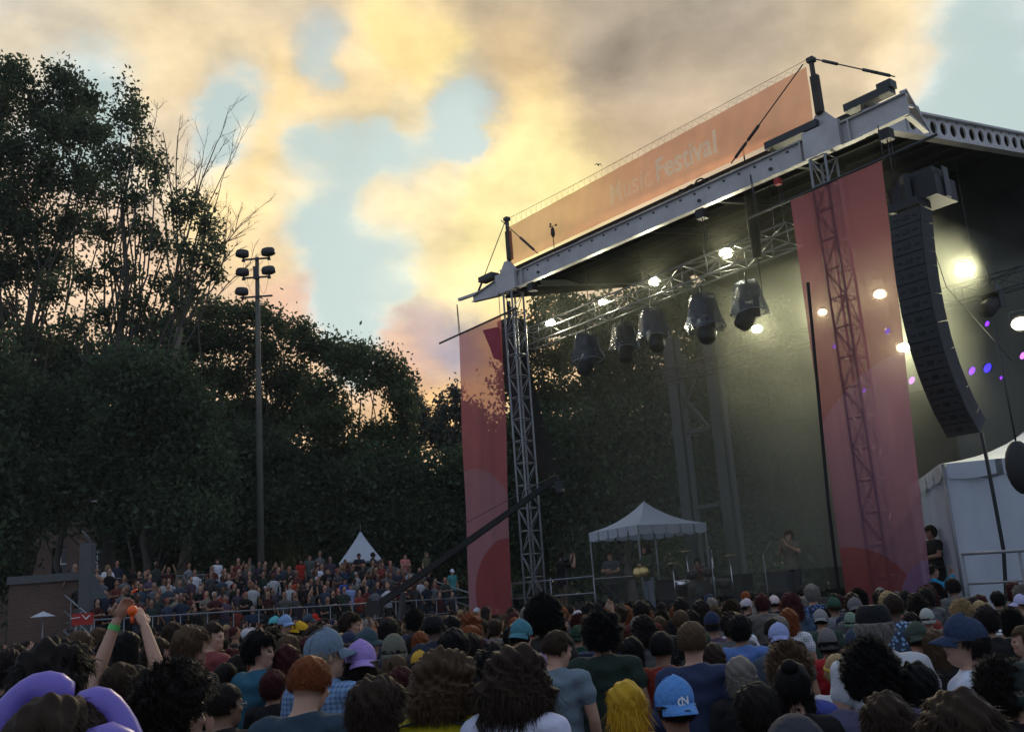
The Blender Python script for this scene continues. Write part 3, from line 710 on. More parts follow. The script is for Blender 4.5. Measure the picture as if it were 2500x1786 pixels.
# ------------------------------------------------------------------ speaker hangs (line arrays)
mat('speaker_face', (.042,.044,.046), .75, noise=(8,.3)); mat('speaker_side', (.012,.013,.014), .6, noise=(5,.3))
def array_hang(path, w, d, label, n, face='speaker_face'):
    """path: centre line of the front faces (top to bottom) in world; boxes turned to follow it"""
    path = np.array(path); L = np.concatenate([[0], np.cumsum(np.linalg.norm(np.diff(path, axis=0), axis=1))])
    root = thing('speaker_hang', path[0], label, 'loudspeaker')
    top = path[0]
    MB().box(top+SB*d*.5+np.array([0,0,.12]), (w*.95, d*1.15, .16), SROT).bar(top+SB*.2+np.array([0,0,.1]), top+SB*.2+np.array([0,0,.75]), .2, .12).build('rigging_frame', 'black_paint', root)
    ls = np.linspace(0, L[-1], n+1)
    P_ = np.stack([np.interp(ls, L, path[:,k]) for k in range(3)], 1)
    for i in range(n):
        a, b_ = P_[i], P_[i+1]; dn = (b_-a)/np.linalg.norm(b_-a); hh = np.linalg.norm(b_-a)*.995
        back = SB - dn*(SB@dn); back /= np.linalg.norm(back); rot = np.stack([SF, back, -dn], 1)
        c = (a+b_)/2
        b = MB(); b.slot(1)
        V = []
        for (y, zz) in ((0, hh/2), (d, hh*.455)):
            for x in (-w/2, w/2):
                for z in (-zz, zz): V.append(c+rot@np.array([x, y, z]))
        b.add(V, [(0,1,3,2),(4,6,7,5),(0,4,5,1),(2,3,7,6),(1,5,7,3),(0,2,6,4)])
        b.slot(0); b.box(c+rot@np.array([0,-.008,0]), (w*.97, .015, hh*.93), rot)
        b.slot(1); b.box(c+rot@np.array([0,-.02,0]), (w*.2, .012, hh*.3), rot)
        for q in (-.3, .3): b.box(c+rot@np.array([w*q,-.02,0]), (w*.14, .012, hh*.1), rot)
        b.build('cabinet', (face, 'speaker_side'), root)
    return root
pr = [(2180,535),(2196,640),(2222,760),(2255,880),(2292,985),(2340,1070)]
tts = [-.55,-.50,-.38,-.15,.20,.70]
AX = 12.05
path = [at_t(px, py, t) for px, py, t in ((2208,515,-.35),(2215,600,-.35),(2225,680,-.32),(2239,760,-.25),(2258,840,-.12),(2284,920,.08),(2318,1000,.38),(2352,1062,.72))]
array_hang(path, .62, .44, 'long curved black speaker hang right of the tall right banner', 16)
path = [S(-1.05+.12*(k/8), .55+.9*(k/8)**2.2, 9.75-4.4*(k/8)) for k in range(9)]
array_hang(path, .62, .5, 'curved grey speaker hang seen between the left banner and the left tower', 13)
p = at_t(2252, 478, .3); t_ = thing('speaker_cabinet', p, 'big black cabinet cluster above the right speaker hang', 'loudspeaker')
MB().box(p, (.95,.8,.42), SROT).box(p+[0,0,.30], (.8,.6,.2), SROT).build('box', 'speaker_side', t_)
MB().box(p+SF*.50+[0,0,.1], (.03,.2,.6), SROT).build('bracket', 'dark_steel', t_)
cable('cable', [S(AX+.1,.5,4.3), S(AX+.25,.2,3.2), S(AX+.3,.1,2.2), S(AX+.22,.0,1.2), S(AX+.1,-.1,.3)], .035, 'black_cloth', 'thick black cable dropping from the right speaker hang in front of the white tent')
cable('cable', [at_t(1972,690,-.35), at_t(2000,990,-.35), at_t(2022,1230,-.35), at_t(2052,1480,-.35)], .035, 'black_cloth', 'black cable hanging along the left edge of the tall right banner')
cable('cable', [at_t(2265,560,.9), at_t(2310,700,2.0), at_t(2470,880,5)], .008, 'black_cloth', 'thin black wire slanting right from the speaker hang', sag=0)
# stacked dark cabinets under the hang, inside
for i, (px, py) in enumerate(((2265,1010),(2290,1110))):
    p = at_t(px, py, 4.2); t_ = thing('speaker_cabinet', p, ('upper' if i == 0 else 'lower')+' dark box behind the foot of the right speaker hang', 'loudspeaker')
    MB().box(p, (1.35,.7,.98), SROT).build('box', 'speaker_side', t_); MB().box(p-SB*.36, (1.2,.02,.85), SROT).build('grille', 'black_cloth', t_)

# ------------------------------------------------------------------ stage haze
def vol(name, dens_, col, c, dim, rot, label):
    m = bpy.data.materials.new(name); m.use_nodes = True; T = NT(m.node_tree); m.node_tree.nodes.clear()
    v = T.n('ShaderNodeVolumePrincipled', {'Color': (*col,1), 'Density': dens_, 'Anisotropy': .2})
    T.L.new(v.outputs[0], T.n('ShaderNodeOutputMaterial').inputs['Volume']); MATS[name] = m
    return tag(MB().box(c, dim, rot).build(name, name), label, kind='stuff')
vol('stage_haze', .018, (.95,.97,.80), S(5.4, 4.6, 6.1), (11.0, 8.4, 8.8), SROT, 'thin pale haze hanging inside the whole stage')
vol('stage_haze', .085, (.93,.97,.78), S(7.95, 5.3, 5.8), (6.1, 6.0, 7.2), SROT, 'thicker smoke drifting in the right half of the stage')
_t = NT(MATS['stage_haze'].node_tree); _v = [n for n in MATS['stage_haze'].node_tree.nodes if n.type == 'PRINCIPLED_VOLUME'][0]
_n = _t.n('ShaderNodeTexNoise', {'Vector': _t.n('ShaderNodeTexCoord').outputs['Object'], 'Scale': .42, 'Detail': 2.0, 'Roughness': .5}).outputs['Fac']
_t.L.new(_t.m('MAXIMUM', _t.m('MULTIPLY', _t.m('SUBTRACT', _n, .34), .55), .008), _v.inputs['Density'])      # drifting, uneven smoke

# ------------------------------------------------------------------ things on the stage and beside it
def canopy(name, ctr, hw, hd, zb, ze, za, rot, label, legs=True, walls=False):
    """frame tent: square canopy with scalloped valance; local axes via rot"""
    ctr = np.array(ctr, float); root = thing(name, ctr, label, 'tent')
    def q(x, y, z): return ctr + rot@np.array([x, y, 0]) + np.array([0,0,z])
    b = MB(); N = 10; ring = []
    cn = [(-hw,-hd),(hw,-hd),(hw,hd),(-hw,hd)]
    for k in range(4):
        a, c = np.array(cn[k]), np.array(cn[(k+1)%4])
        for i in range(N): ring.append(a+(c-a)*i/N)
    V = []; M_ = 6; K = len(ring)
    for j in range(M_+1):
        f = j/M_; z = za + (ze-za)*(f**.85) - .12*math.sin(math.pi*f)
        for p in ring: V.append(q(p[0]*f, p[1]*f, z))
    F = [(j*K+k, j*K+(k+1)%K, (j+1)*K+(k+1)%K, (j+1)*K+k) for j in range(M_) for k in range(K)]
    b.add(V, F); b.build('canopy_top', 'white_vinyl', root)
    b = MB(); V = []; R_ = 4
    per = K*R_
    for j in range(2):
        for k in range(per):
            f = k/R_; a = ring[int(f)%K]; c = ring[(int(f)+1)%K]; p = a+(c-a)*(f-int(f))
            z = ze - (0 if j == 0 else .26 + .05*abs(math.sin(math.pi*f/2)))
            V.append(q(p[0]*1.004, p[1]*1.004, z))
    F = [(k, (k+1)%per, per+(k+1)%per, per+k) for k in range(per) if (k % (R_*2)) != 0]
    b.add(V, F); b.build('valance', 'white_vinyl', root)
    if legs:
        for x, y in cn:
            MB().tube([q(x*.98, y*.98, zb), q(x*.98, y*.98, ze)], .03, 6).build('leg', 'galvanised', root)
    if walls:
        for k in (0, 3):
            a, c = np.array(cn[k])*.97, np.array(cn[(k+1)%4])*.97; V = []; n = 60
            for j in range(9):
                for i in range(n+1):
                    u = i/n; p = a+(c-a)*u; nn = np.array([c[1]-a[1], a[0]-c[0]]); nn = nn/np.linalg.norm(nn)
                    v = j/8; fold = (.07*math.sin(u*38)+.05*math.sin(u*17+2))*(.4+.6*v)
                    p = p + nn*fold
                    sag = .28*abs(math.sin(u*math.pi*3.0))**1.5*(1 if j == 0 else 0)
                    V.append(q(p[0], p[1], ze-.05-sag+(zb-ze+.05)*v))
            F = [(j*(n+1)+i, j*(n+1)+i+1, (j+1)*(n+1)+i+1, (j+1)*(n+1)+i) for j in range(8) for i in range(n)]
            MB().add(V, F, True).build('side_wall', 'white_vinyl', root)
    return root, q
# canopy at the back of the stage
c_ = at(1582, 1330, 33.5); r45 = rotz(R(-12))
canopy('canopy_tent', (c_[0], c_[1], 0), 1.38, 1.38, 1.4, 3.98, 4.86, rotz(R(30)), 'white canopy tent with open sides behind the middle of the stage')
# walled tent right of the stage, on a platform
c_ = at(2560, 1200, 20.5)
canopy('frame_tent', (c_[0], c_[1], 0), 2.35, 2.6, 1.0, 3.85, 4.75, rotz(R(-14)), 'white walled tent right of the stage, cable hanging in front', walls=True)
p = thing('platform', (c_[0], c_[1], 0), 'dark raised platform under the white walled tent', 'platform')
MB().box((c_[0], c_[1]-.2, .55), (6.4, 6.6, .9), rotz(R(-14))).build('riser', 'deck', p)
b = MB(); ra, rb_ = at(2348, 1352, 17.4), at(2500, 1343, 16.6); rc_ = at(2362, 1425, 17.4)
rd = rb_.copy(); rd[2] = rc_[2]
b.tube([ra, rb_+(rb_-ra)*.5], .03, 6).tube([rc_, rd+(rd-rc_)*.5], .022, 6)
for k in (0, .92): b.tube([ra+(rb_-ra)*k, np.array([(ra+(rb_-ra)*k)[0], (ra+(rb_-ra)*k)[1], .95])], .025, 6)
tag(b.build('railing', 'steel'), 'grey tube railing in front of the white walled tent', 'railing')
p = at(2492, 1140, 15.5); t_ = thing('speaker_cabinet', p, 'dark rounded object hanging at the right edge above the white tent', 'loudspeaker')
MB().ell(p, (.22,.2,.42), nu=14, nv=10).build('housing', 'speaker_side', t_); MB().tube([p, p+[0,0,2.4]], .015, 5).ell(p+[.1,0,-.62], (.1,.1,.13)).build('bracket', 'dark_steel', t_)

# drum kit
dk = at(1712, 1392, 27.5); dk[2] = 1.38; dr_ = thing('drum_kit', dk, 'drum kit with shining cymbals in the middle of the dark stage', 'drum kit')
def cyl(p, ax, r, h, m, nm, par): 
    p = np.array(p); ax = np.array(ax, float); ax /= np.linalg.norm(ax)
    return MB().tube([p-ax*h/2, p+ax*h/2], r, 18).build(nm, m, par)
MB().tube([dk+[0,-.22,.42], dk+[0,.22,.42]], .30, 20).build('bass_drum', 'black_paint', dr_)
for x, y, z, r in ((-.25,.05,.92,.15),(.22,.05,.95,.16),(.58,.1,.62,.2),(-.55,.15,.70,.17)): cyl(dk+[x,y,z], (0,-.3,1), r, .2, 'chrome' if r == .17 else 'black_paint', 'drum', dr_)
for x, y, z, r in ((-.75,0,1.25,.2),(.8,.0,1.35,.24),(-.35,.0,1.55,.2),(.35,.1,1.6,.2)):
    MB().tube([dk+[x,y,z-.012], dk+[x,y,z], dk+[x,y,z+.03]], [r,r*.7,.04], 18).build('cymbal', 'brass', dr_); MB().tube([dk+[x,y,0], dk+[x,y,z]], .015, 5).build('stand', 'chrome', dr_)
for px, lab in ((1742, 'straight microphone stand right of the drum kit'), (1870, 'microphone stand with slanting boom arm near the right banner')):
    p = at(px, 1410, 25.5); p[2] = 1.38; t_ = thing('microphone_stand', p, lab, 'stand')
    MB().tube([p, p+[0,0,1.25]], .016, 6).tube([p+[0,0,1.25], p+[.28 if px > 1800 else .03,0,1.62 if px > 1800 else 1.5]], .014, 6).build('pole', 'galvanised', t_)
    b = MB()
    for k in range(3): b.tube([p+[0,0,.18], p+[.3*math.cos(k*2.1), .3*math.sin(k*2.1), .01]], .012, 5)
    b.build('tripod', 'dark_steel', t_)
    MB().ell(p+[.29 if px > 1800 else .03,-.03,1.65 if px > 1800 else 1.53], (.03,.03,.06)).build('microphone', 'dark_steel', t_)
for i, (px, lab) in enumerate(((1500, 'keyboard on a trestle under the white canopy tent'),)):
    p = at(px, 1385, 28.5); p[2] = 1.38; t_ = thing('keyboard', p, lab, 'instrument')
    MB().box(p+[0,0,.95], (1.3,.35,.1)).build('body', 'black_paint', t_); MB().box(p+[0,-.05,1.005], (1.15,.18,.012)).build('keys', 'white', t_)
    MB().bar(p+[-.5,0,0], p+[.4,0,.9], .04).bar(p+[.5,0,0], p+[-.4,0,.9], .04).build('stand', 'dark_steel', t_)
for i, (px, lab) in enumerate(((1640,'low dark amplifier left of the drum kit'),(1800,'low dark amplifier right of the drum kit'),(1905,'dark amplifier nearest the tall right banner'))):
    p = at(px, 1420, 28.0); p[2] = 1.38; t_ = thing('amplifier', p, lab, 'amplifier', 'amplifiers along the stage')
    MB().box(p+[0,0,.42], (.75,.4,.84), SROT).build('box', 'black_paint', t_); MB().box(p+[0,0,.4]-SB*.205, (.66,.01,.66), SROT).build('grille', 'dark_steel', t_)
for i, px in enumerate((1420, 1560, 1700, 1830)):
    q = at_t(px, 1440, .6); p = np.array([q[0], q[1], 1.38]); 
    t_ = thing('floor_monitor', p, ['leftmost wedge speaker on the front lip of the stage','wedge speaker in front of the guitarist in pale trousers','wedge speaker in front of the drum kit','wedge speaker next to the tall right banner'][i], 'loudspeaker', 'wedge speakers along the stage lip')
    V = []
    for x in (-.3,.3):
        for (y, z) in ((-.2,0),(.25,0),(.25,.12),(-.05,.36),(-.2,.36)): V.append(p+SROT@np.array([x,y,z]))
    MB().add(V, [(0,1,2,3,4),(9,8,7,6,5)]+[(i_,5+i_,5+(i_+1)%5,(i_+1)%5) for i_ in range(5)]).build('cabinet', 'black_paint', t_)

# crowd barrier before the stage
for i in range(9):
    p = S(-2.6+i*1.9, -2.2, 0)
    t_ = thing('crowd_barrier', p, 'steel crowd barrier panel between the crowd and the stage', 'barrier', 'crowd barrier panels along the stage') if False else None

# ------------------------------------------------------------------ camera crane across the left banner
ja, jb = at(935, 1468, 23.0), at(1362, 1165, 21.5)
t_ = thing('camera_crane', (ja[0], ja[1], 0), 'long black camera crane arm slanting up across the left banner', 'camera crane')
ab = (jb-ja); dj = ab/np.linalg.norm(ab); upj = np.array([0,0,1.0])-dj*dj[2]; upj /= np.linalg.norm(upj)
b = MB(); N = 9
for i in range(N):
    a = ja+ab*i/N; c = ja+ab*(i+1)/N; h = .155-.05*i/N
    b.bar(a, c, h*.7, h)
b.build('arm', 'black_cloth', t_)
MB().tube([ja+upj*.15, ja+ab*.45+upj*.42, jb+upj*.08], .008, 4).build('stay_cable', 'dark_steel', t_)
MB().box(jb+np.array([0,0,-.18]), (.18,.24,.2)).ell(jb+np.array([.03,-.06,-.32]), (.10,.13,.10)).build('camera_head', 'black_paint', t_)
MB().tube([(ja[0],ja[1],0), ja+dj*.6+[0,0,-.1]], .07, 8).build('pedestal', 'black_paint', t_)
MB().box(ja-dj*.25, (.3,.35,.3)).build('counterweight', 'black_paint', t_)

# ------------------------------------------------------------------ floodlight pole
pb = at(640, 1400, 46.0); pt = at(627.5, 628, 46.0); PX, PY = pt[0], pt[1]
fp = thing('floodlight_pole', (PX, PY, 0), 'tall wooden sports floodlight pole with five lamp heads', 'light pole')
MB().tube([(PX,PY,0),(PX,PY,pt[2]*.5),(PX,PY,pt[2])], [.17,.15,.095], 10).build('pole', 'pole_wood', fp)
def zat(py, px=628): return at(px, py, 46.0)[2]
rows_ = [(634, (-1, 1), 36), (679, (-1, 1), 34), (726, (-1,), 34)]
for j, (py, sides, hw) in enumerate(rows_):
    z = zat(py); 
    arm = MB().box((PX, PY-.13, z), (1.36 if j < 2 else 1.52, .07, .08)).build('crossarm', 'dark_steel', fp)
    for s_ in sides:
        q = np.array([PX+s_*.62, PY-.14, z])
        if j == 2: q[0] -= .04
        fl = MB()
        fl.loft([(.10,.22,.20,0,0),(.14,.33,.26,0,0),(.34,.34,.26,.0,0),(.44,.28,.22,0,0)], 18, rot=rotz(.2*s_)@np.array([[math.cos(.12*-s_),0,math.sin(.12*-s_)],[0,1,0],[-math.sin(.12*-s_),0,math.cos(.12*-s_)]]), off=q+np.array([-.06 if s_<0 else .02,-.1,0]))
        f = fl.build('floodlight', 'dark_steel', fp)
        MB().tube([q, q+[0,0,.12]], .05, 6).box(q+[0,0,-.06], (.16,.12,.08)).build('bracket', 'dark_steel', f)
MB().box((PX, PY-.16, zat(668)), (.28,.16,.62)).build('junction_box', 'dark_steel', fp)
b = MB()
def loopc(x0, z0, x1, z1, dz):
    b.tube([(PX+x0+(x1-x0)*t, PY-.2, z0+(z1-z0)*t-dz*4*t*(1-t)) for t in np.linspace(0,1,12)], .007, 4)
loopc(-.6, zat(634), -.1, zat(650), .35); loopc(.62, zat(634), .62, zat(679), .02); loopc(.6, zat(679), .12, zat(690), .75); loopc(-.6, zat(679), -.12, zat(684), .4); loopc(-.6, zat(634), -.62, zat(679), .02); loopc(-.45, zat(679), -.1, zat(720), .3)
b.build('loose_wire', 'dark_steel', fp)

# ------------------------------------------------------------------ white pointed tent behind the bleachers
ap = at(880, 1298, 48.0); ze_ = at(880, 1372, 48)[2]
t_ = thing('pointed_tent', (ap[0], ap[1], 0), 'small white pointed marquee behind the bleachers', 'tent')
b = MB(); V = []; hw = 1.12; rot = rotz(R(40)); K = 4; Mx = 8
for j in range(Mx+1):
    f = j/Mx; w = hw*(.04+.96*f**1.12); z = ap[2]+(ze_-ap[2])*f
    for k in range(4):
        a = math.pi/4+k*math.pi/2; V.append(np.array([ap[0],ap[1],0])+rotz(R(8))@np.array([w*1.25*math.cos(a), w*1.25*math.sin(a), z]))
b.add(V, [(j*4+k, j*4+(k+1)%4, (j+1)*4+(k+1)%4, (j+1)*4+k) for j in range(Mx) for k in range(4)]); b.build('canopy_top', 'white_vinyl', t_)
for k in range(4):
    a = math.pi/4+k*math.pi/2; q = np.array([ap[0],ap[1],0])+rotz(R(8))@np.array([hw*1.22*math.cos(a), hw*1.22*math.sin(a), 0]); MB().tube([q, q+[0,0,ze_]], .04, 5).build('leg', 'white', t_)
MB().tube([ap, ap+[0,0,.35]], .015, 4).build('finial', 'galvanised', t_)

# ------------------------------------------------------------------ bleachers
BL, BR_ = at(225, 1500, 33.5), at(1150, 1465, 42.5); BL[2] = BR_[2] = 0
bd = (BR_-BL)/np.linalg.norm(BR_-BL); bn_ = np.array([-bd[1], bd[0], 0]); BLEN = np.linalg.norm(BR_-BL); BROT = np.stack([bd, bn_, [0,0,1]], 1)
def BP(a, row, z=0.0): return BL + bd*a + bn_*(row*.72) + np.array([0,0,z])
NR = 9
def rowz(r): return 1.15+r*.19
bl = thing('bleachers', BL, 'long metal bleachers packed with spectators left of the stage', 'bleachers')
b = MB()
for r in range(NR):
    b.box(BP(BLEN/2, r+.3, rowz(r)-.03), (BLEN, .42, .05), BROT)
b.build('footboards', 'galvanised', bl)
b = MB()
for r in range(NR): b.box(BP(BLEN/2, r+.72, rowz(r)+.40), (BLEN, .26, .04), BROT)
b.build('seat_boards', 'galvanised', bl)
b = MB()
for i in range(12):
    a = BLEN*i/11
    b.bar(BP(a,0,.0), BP(a,0,1.1), .06).bar(BP(a,NR,0), BP(a,NR,rowz(NR)), .06).bar(BP(a,0,1.05), BP(a,NR,rowz(NR)-.1), .06).bar(BP(a,0,0), BP(a,NR,rowz(NR)-.1), .04)
b.build('frame', 'steel', bl)
b = MB(); b.tube([BP(0,-.4,2.30), BP(BLEN,-.4,2.22)], .025, 5).tube([BP(0,-.4,1.7), BP(BLEN,-.4,1.65)], .02, 5)
for i in range(17): b.tube([BP(BLEN*i/16,-.4,0), BP(BLEN*i/16,-.4,2.28)], .02, 4)
b.build('front_rail', 'steel', bl)
b = MB(); b.tube([BP(0,NR+.1,rowz(NR)+1.05), BP(BLEN,NR+.1,rowz(NR)+1.05)], .025, 5).tube([BP(0,NR+.1,rowz(NR)+.1), BP(BLEN,NR+.1,rowz(NR)+.1)], .02, 5)
for i in range(170): b.bar(BP(BLEN*i/169,NR+.1,rowz(NR)+.1), BP(BLEN*i/169,NR+.1,rowz(NR)+1.05), .014)
b.build('back_rail', 'galvanised', bl)
for a in (0, BLEN):
    b = MB(); b.tube([BP(a,-.4,2.30), BP(a,NR+.1,rowz(NR)+1.05)], .03, 5).tube([BP(a,-.4,1.75), BP(a,NR+.1,rowz(NR)+.5)], .02, 5)
    for r in range(0, NR+1, 2): b.tube([BP(a,r,rowz(r)-.1), BP(a,r,rowz(r)+1.1)], .02, 4)
    b.build('side_rail', 'galvanised', bl)
# pale column and screen at the left end of the bleachers
p = at(212, 1420, 35.0); t_ = thing('banner_column', (p[0],p[1],0), 'pale square column with a wind-bent top at the left end of the bleachers', 'column')
zt = at(212, 1325, 35)[2]
MB().box((p[0],p[1],zt/2), (.40,.4,zt)).build('shaft', 'stone_cap', t_); MB().tube([(p[0]+.1,p[1],zt),(p[0]-.05,p[1],zt+.25),(p[0]-.22,p[1],zt+.45)], [.06,.05,.02], 6).build('finial', 'stone_cap', t_)
mat('screen_cloth', (.10,.12,.13), .9, noise=(3,.2), transp=.15)
q = [at(216,1400,33.2), at(216,1462,33.2), at(262,1458,33.2), at(228,1398,33.2)]
V = q+[v+np.array([0,.03,0]) for v in q]
tag(MB().add(V, [(0,1,2,3),(7,6,5,4)]+[(i,4+i,4+(i+1)%4,(i+1)%4) for i in range(4)]).build('fence_screen', 'screen_cloth'), 'grey triangular cloth screen on the left bleacher stairs', 'fence')
# low wall, red board and small tents on the far left
V0, V1 = at(22, 1425, 36.5), at(212, 1415, 36.5)
lw = thing('low_wall', (V0[0],V0[1],0), 'low brick wall with a pale coping at the far left', 'wall')
zt = at(120,1420,36.5)[2]
MB().box(((V0[0]+V1[0])/2, 36.7, zt/2), (V1[0]-V0[0], .35, zt)).build('brickwork', 'brick', lw)
MB().box(((V0[0]+V1[0])/2, 36.68, zt+.14), (V1[0]-V0[0]+.1, .5, .28)).build('coping', 'stone_cap', lw)
q0 = at(172, 1498, 26.0); q1 = at(224, 1523, 26.0)
t_ = thing('sign_board', ((q0[0]+q1[0])/2, 26.1, 0), 'red board with white tick mark among the far left crowd', 'sign')
w2, h2 = (q1[0]-q0[0]), (q0[2]-q1[2])
MB().box(((q0[0]+q1[0])/2, 26.1, (q0[2]+q1[2])/2), (w2, .04, h2)).build('board', 'red_board', t_)
def px_poly(pts, D, nm, m, par):
    V = [at(x, y, D) for x, y in pts]; n = len(V)
    return MB().add(V+[v+np.array([0,.01,0]) for v in V], [tuple(range(n)), tuple(range(2*n-1, n-1, -1))]+[(i,n+i,n+(i+1)%n,(i+1)%n) for i in range(n)]).build(nm, m, par)
px_poly([(199,1500),(202,1500),(209,1508),(218,1500),(221,1501),(210,1512)], 26.05, 'tick_mark', 'white', t_)
px_poly([(173,1508),(195,1505),(195,1507),(173,1510)], 26.05, 'stripe', 'white', t_)
MB().tube([((q0[0]+q1[0])/2-.2,26.14,0), ((q0[0]+q1[0])/2-.2,26.14,q0[2])], .03, 5).tube([((q0[0]+q1[0])/2+.2,26.14,0), ((q0[0]+q1[0])/2+.2,26.14,q0[2])], .03, 5).build('posts', 'steel', t_)
p = at(105, 1500, 29); c_ = (p[0], p[1], 0)
t_ = thing('parasol', c_, 'small pale parasol beside the low brick wall at the far left', 'parasol')
b = MB(); K = 10; V = [np.array(c_)+[0,0,p[2]+.10]]+[np.array(c_)+[.34*math.cos(2*math.pi*k/K), .34*math.sin(2*math.pi*k/K), p[2]-.05] for k in range(K)]
b.add(V, [(0,1+k,1+(k+1)%K) for k in range(K)]); b.build('canopy', 'white_vinyl', t_); MB().tube([c_, (c_[0],c_[1],p[2]+.08)], .02, 5).build('pole', 'steel', t_)

# ------------------------------------------------------------------ brick school building behind the trees
BY = 74.0
x0, x1 = at(-160,1300,BY)[0], at(640,1300,BY)[0]; zt = at(300,1010,BY)[2]
bg = thing('brick_building', ((x0+x1)/2, BY, 0), 'old brick building mostly hidden behind the left-hand trees', 'building')
WL = x1-x0
def wall_with_windows():
    cols, rows2 = 9, 4; cw, rh = WL/cols, zt/rows2; b = MB(); g = []
    for i in range(cols):
        for j in range(rows2):
            xa, za = x0+i*cw, j*rh; wx0, wx1, wz0, wz1 = xa+cw*.3, xa+cw*.7, za+rh*.28, za+rh*.82
            for (a0,a1,c0,c1) in ((xa,wx0,za,za+rh),(wx1,xa+cw,za,za+rh),(wx0,wx1,za,wz0),(wx0,wx1,wz1,za+rh)):
                b.box(((a0+a1)/2, BY, (c0+c1)/2), (a1-a0, .5, c1-c0))
            g.append((wx0,wx1,wz0,wz1))
    b.build('wall', 'brick', bg)
    for (a0,a1,c0,c1) in g:
        w = MB().box(((a0+a1)/2, BY+.1, (c0+c1)/2), (a1-a0, .06, c1-c0)).build('window', 'glass_dark', bg)
        MB().box(((a0+a1)/2, BY+.04, (c0+c1)/2), (a1-a0, .05, .08)).box(((a0+a1)/2, BY+.045, (c0+c1)/2), (.08, .05, c1-c0-.01)).build('frame', 'white', w)
        MB().box(((a0+a1)/2, BY-.3, c0-.1), (a1-a0+.3, .2, .18)).build('sill', 'stone_cap', w)
wall_with_windows()
MB().box(((x0+x1)/2, BY+6, zt+.2), (WL+.6, 13, .4)).build('roof', 'stone_cap', bg)
MB().box(((x0+x1)/2, BY+6.5, zt/2), (WL-1, 11.5, zt-.1)).build('core', 'brick', bg)
# a bird against the clouds
p = at(1461, 404, 60); MB_ = MB(); 
MB_.tube([p+[-.28,0,.02], p+[-.12,0,.12], p+[0,0,.05], p+[.14,0,.10], p+[.22,0,-.12]], [.008,.03,.05,.03,.006], 5)
MB_.ell(p+[.0,-.02,.03], (.05,.14,.045)); tag(MB_.build('bird', 'black_paint'), 'tiny dark bird gliding against the bright cloud above the header banner', 'bird')

# ------------------------------------------------------------------ trees
def leaf_mesh(name, centers, sizes, m, seedv, shape=.55):
    r = np.random.default_rng(seedv); n = len(centers)
    a = r.normal(size=(n,3)); a /= np.linalg.norm(a, axis=1, keepdims=True)
    b_ = r.normal(size=(n,3)); b_ -= a*(a*b_).sum(1, keepdims=True); b_ /= np.linalg.norm(b_, axis=1, keepdims=True)
    s_ = sizes[:,None]; c = centers
    V = np.stack([c-a*s_, c-b_*s_*shape+a*s_*.1, c+a*s_, c+b_*s_*shape+a*s_*.1], 1).reshape(-1,3)
    F = np.arange(n*4).reshape(n,4)
    return np_mesh(name, V, F, (m,))
def branch_pts(a, b_, r, bend=.12, n=6):
    a, b_ = np.array(a), np.array(b_); d = b_-a; L = np.linalg.norm(d)
    off = r.normal(size=3)*L*bend; t = np.linspace(0, 1, n)
    return a+d*t[:,None]+off*(np.sin(math.pi*t))[:,None]+r.normal(size=(n,3))*L*.018*np.array([0]+[1]*(n-2)+[0])[:,None]
def tree(label, D, base_px, blobs, mleaf, leaf, per, seedv, trunk_r=.4, depth=None, name='tree', group=None, shell=.55, clus=26, mtr='bark', fork=None, spread=.30, extra=None):
    """blobs: (px, py, radius px[, ry px]) crown masses, given real depth around the trunk"""
    r = np.random.default_rng(seedv)
    bp = at(base_px, 1500, D); base = np.array([bp[0], D, 0])
    root = thing(name, base, label, 'tree', group)
    cen, siz = [], []; tr = MB(); tips = []
    zmax = max(at(b_[0], b_[1], D)[2] for b_ in blobs)
    fz = fork if fork else zmax*.28
    lean = np.mean([at(b_[0], b_[1], D)[0] for b_ in blobs])-base[0]
    top = base+np.array([lean*.5, 0, zmax*.85])
    tp = branch_pts(base, top, r, .02, 9); rad = np.linspace(trunk_r*.8, trunk_r*.10, 9); tr.tube(tp, rad, 8)
    for bb in blobs:
        px, py, rp = bb[:3]; ry = bb[3] if len(bb) > 3 else rp
        dD = r.uniform(-1, 1)*(depth or 3.0)*.6
        c = at(px, py, D+dD); rx, rz = rp/FPX*D, ry/FPX*D; rd_ = min(max(rx, 1.2), depth or 3.5)
        k = max(0, min(.8, (c[2]*.62-fz)/max(zmax*.85, 1)+.22)); i = k*8; i0 = int(i); st_ = tp[i0]*(1-(i-i0))+tp[min(i0+1,8)]*(i-i0)
        bpts = branch_pts(st_, c, r, .08, 6); br = trunk_r*(1-k)*.26; tr.tube(bpts, np.linspace(br, .03, 6), 6)
        nc = max(3, int(per*DENS*rx*rz/clus))
        # clumps over the blob, more to the outside
        u = r.normal(size=(nc,3)); u /= np.linalg.norm(u, axis=1, keepdims=True)
        rr_ = r.uniform(shell, 1.05, (nc,1))**.8
        cc = c+u*rr_*np.array([rx, rd_, rz])
        for q in cc[::max(1, nc//7)]: tr.tube(branch_pts(c, q, r, .1, 4), [.035,.028,.02,.01], 4)
        m_ = clus
        pts = cc[:,None,:]+r.normal(size=(nc, m_, 3))*spread*r.uniform(.6,1.4,(nc,1,1))
        cen.append(pts.reshape(-1,3))
    cen = np.concatenate(cen); cen = cen[cen[:,2] > .3]; siz = leaf*r.uniform(.6, 1.3, len(cen))
    link('crown', (lambda me: me)(leaf_mesh('crown', cen-base, siz, mleaf, seedv)), root)
    tr.build('trunk', mtr, root)
    return root
TG = 'trees behind the bleachers and stage'
DENS = 3.9
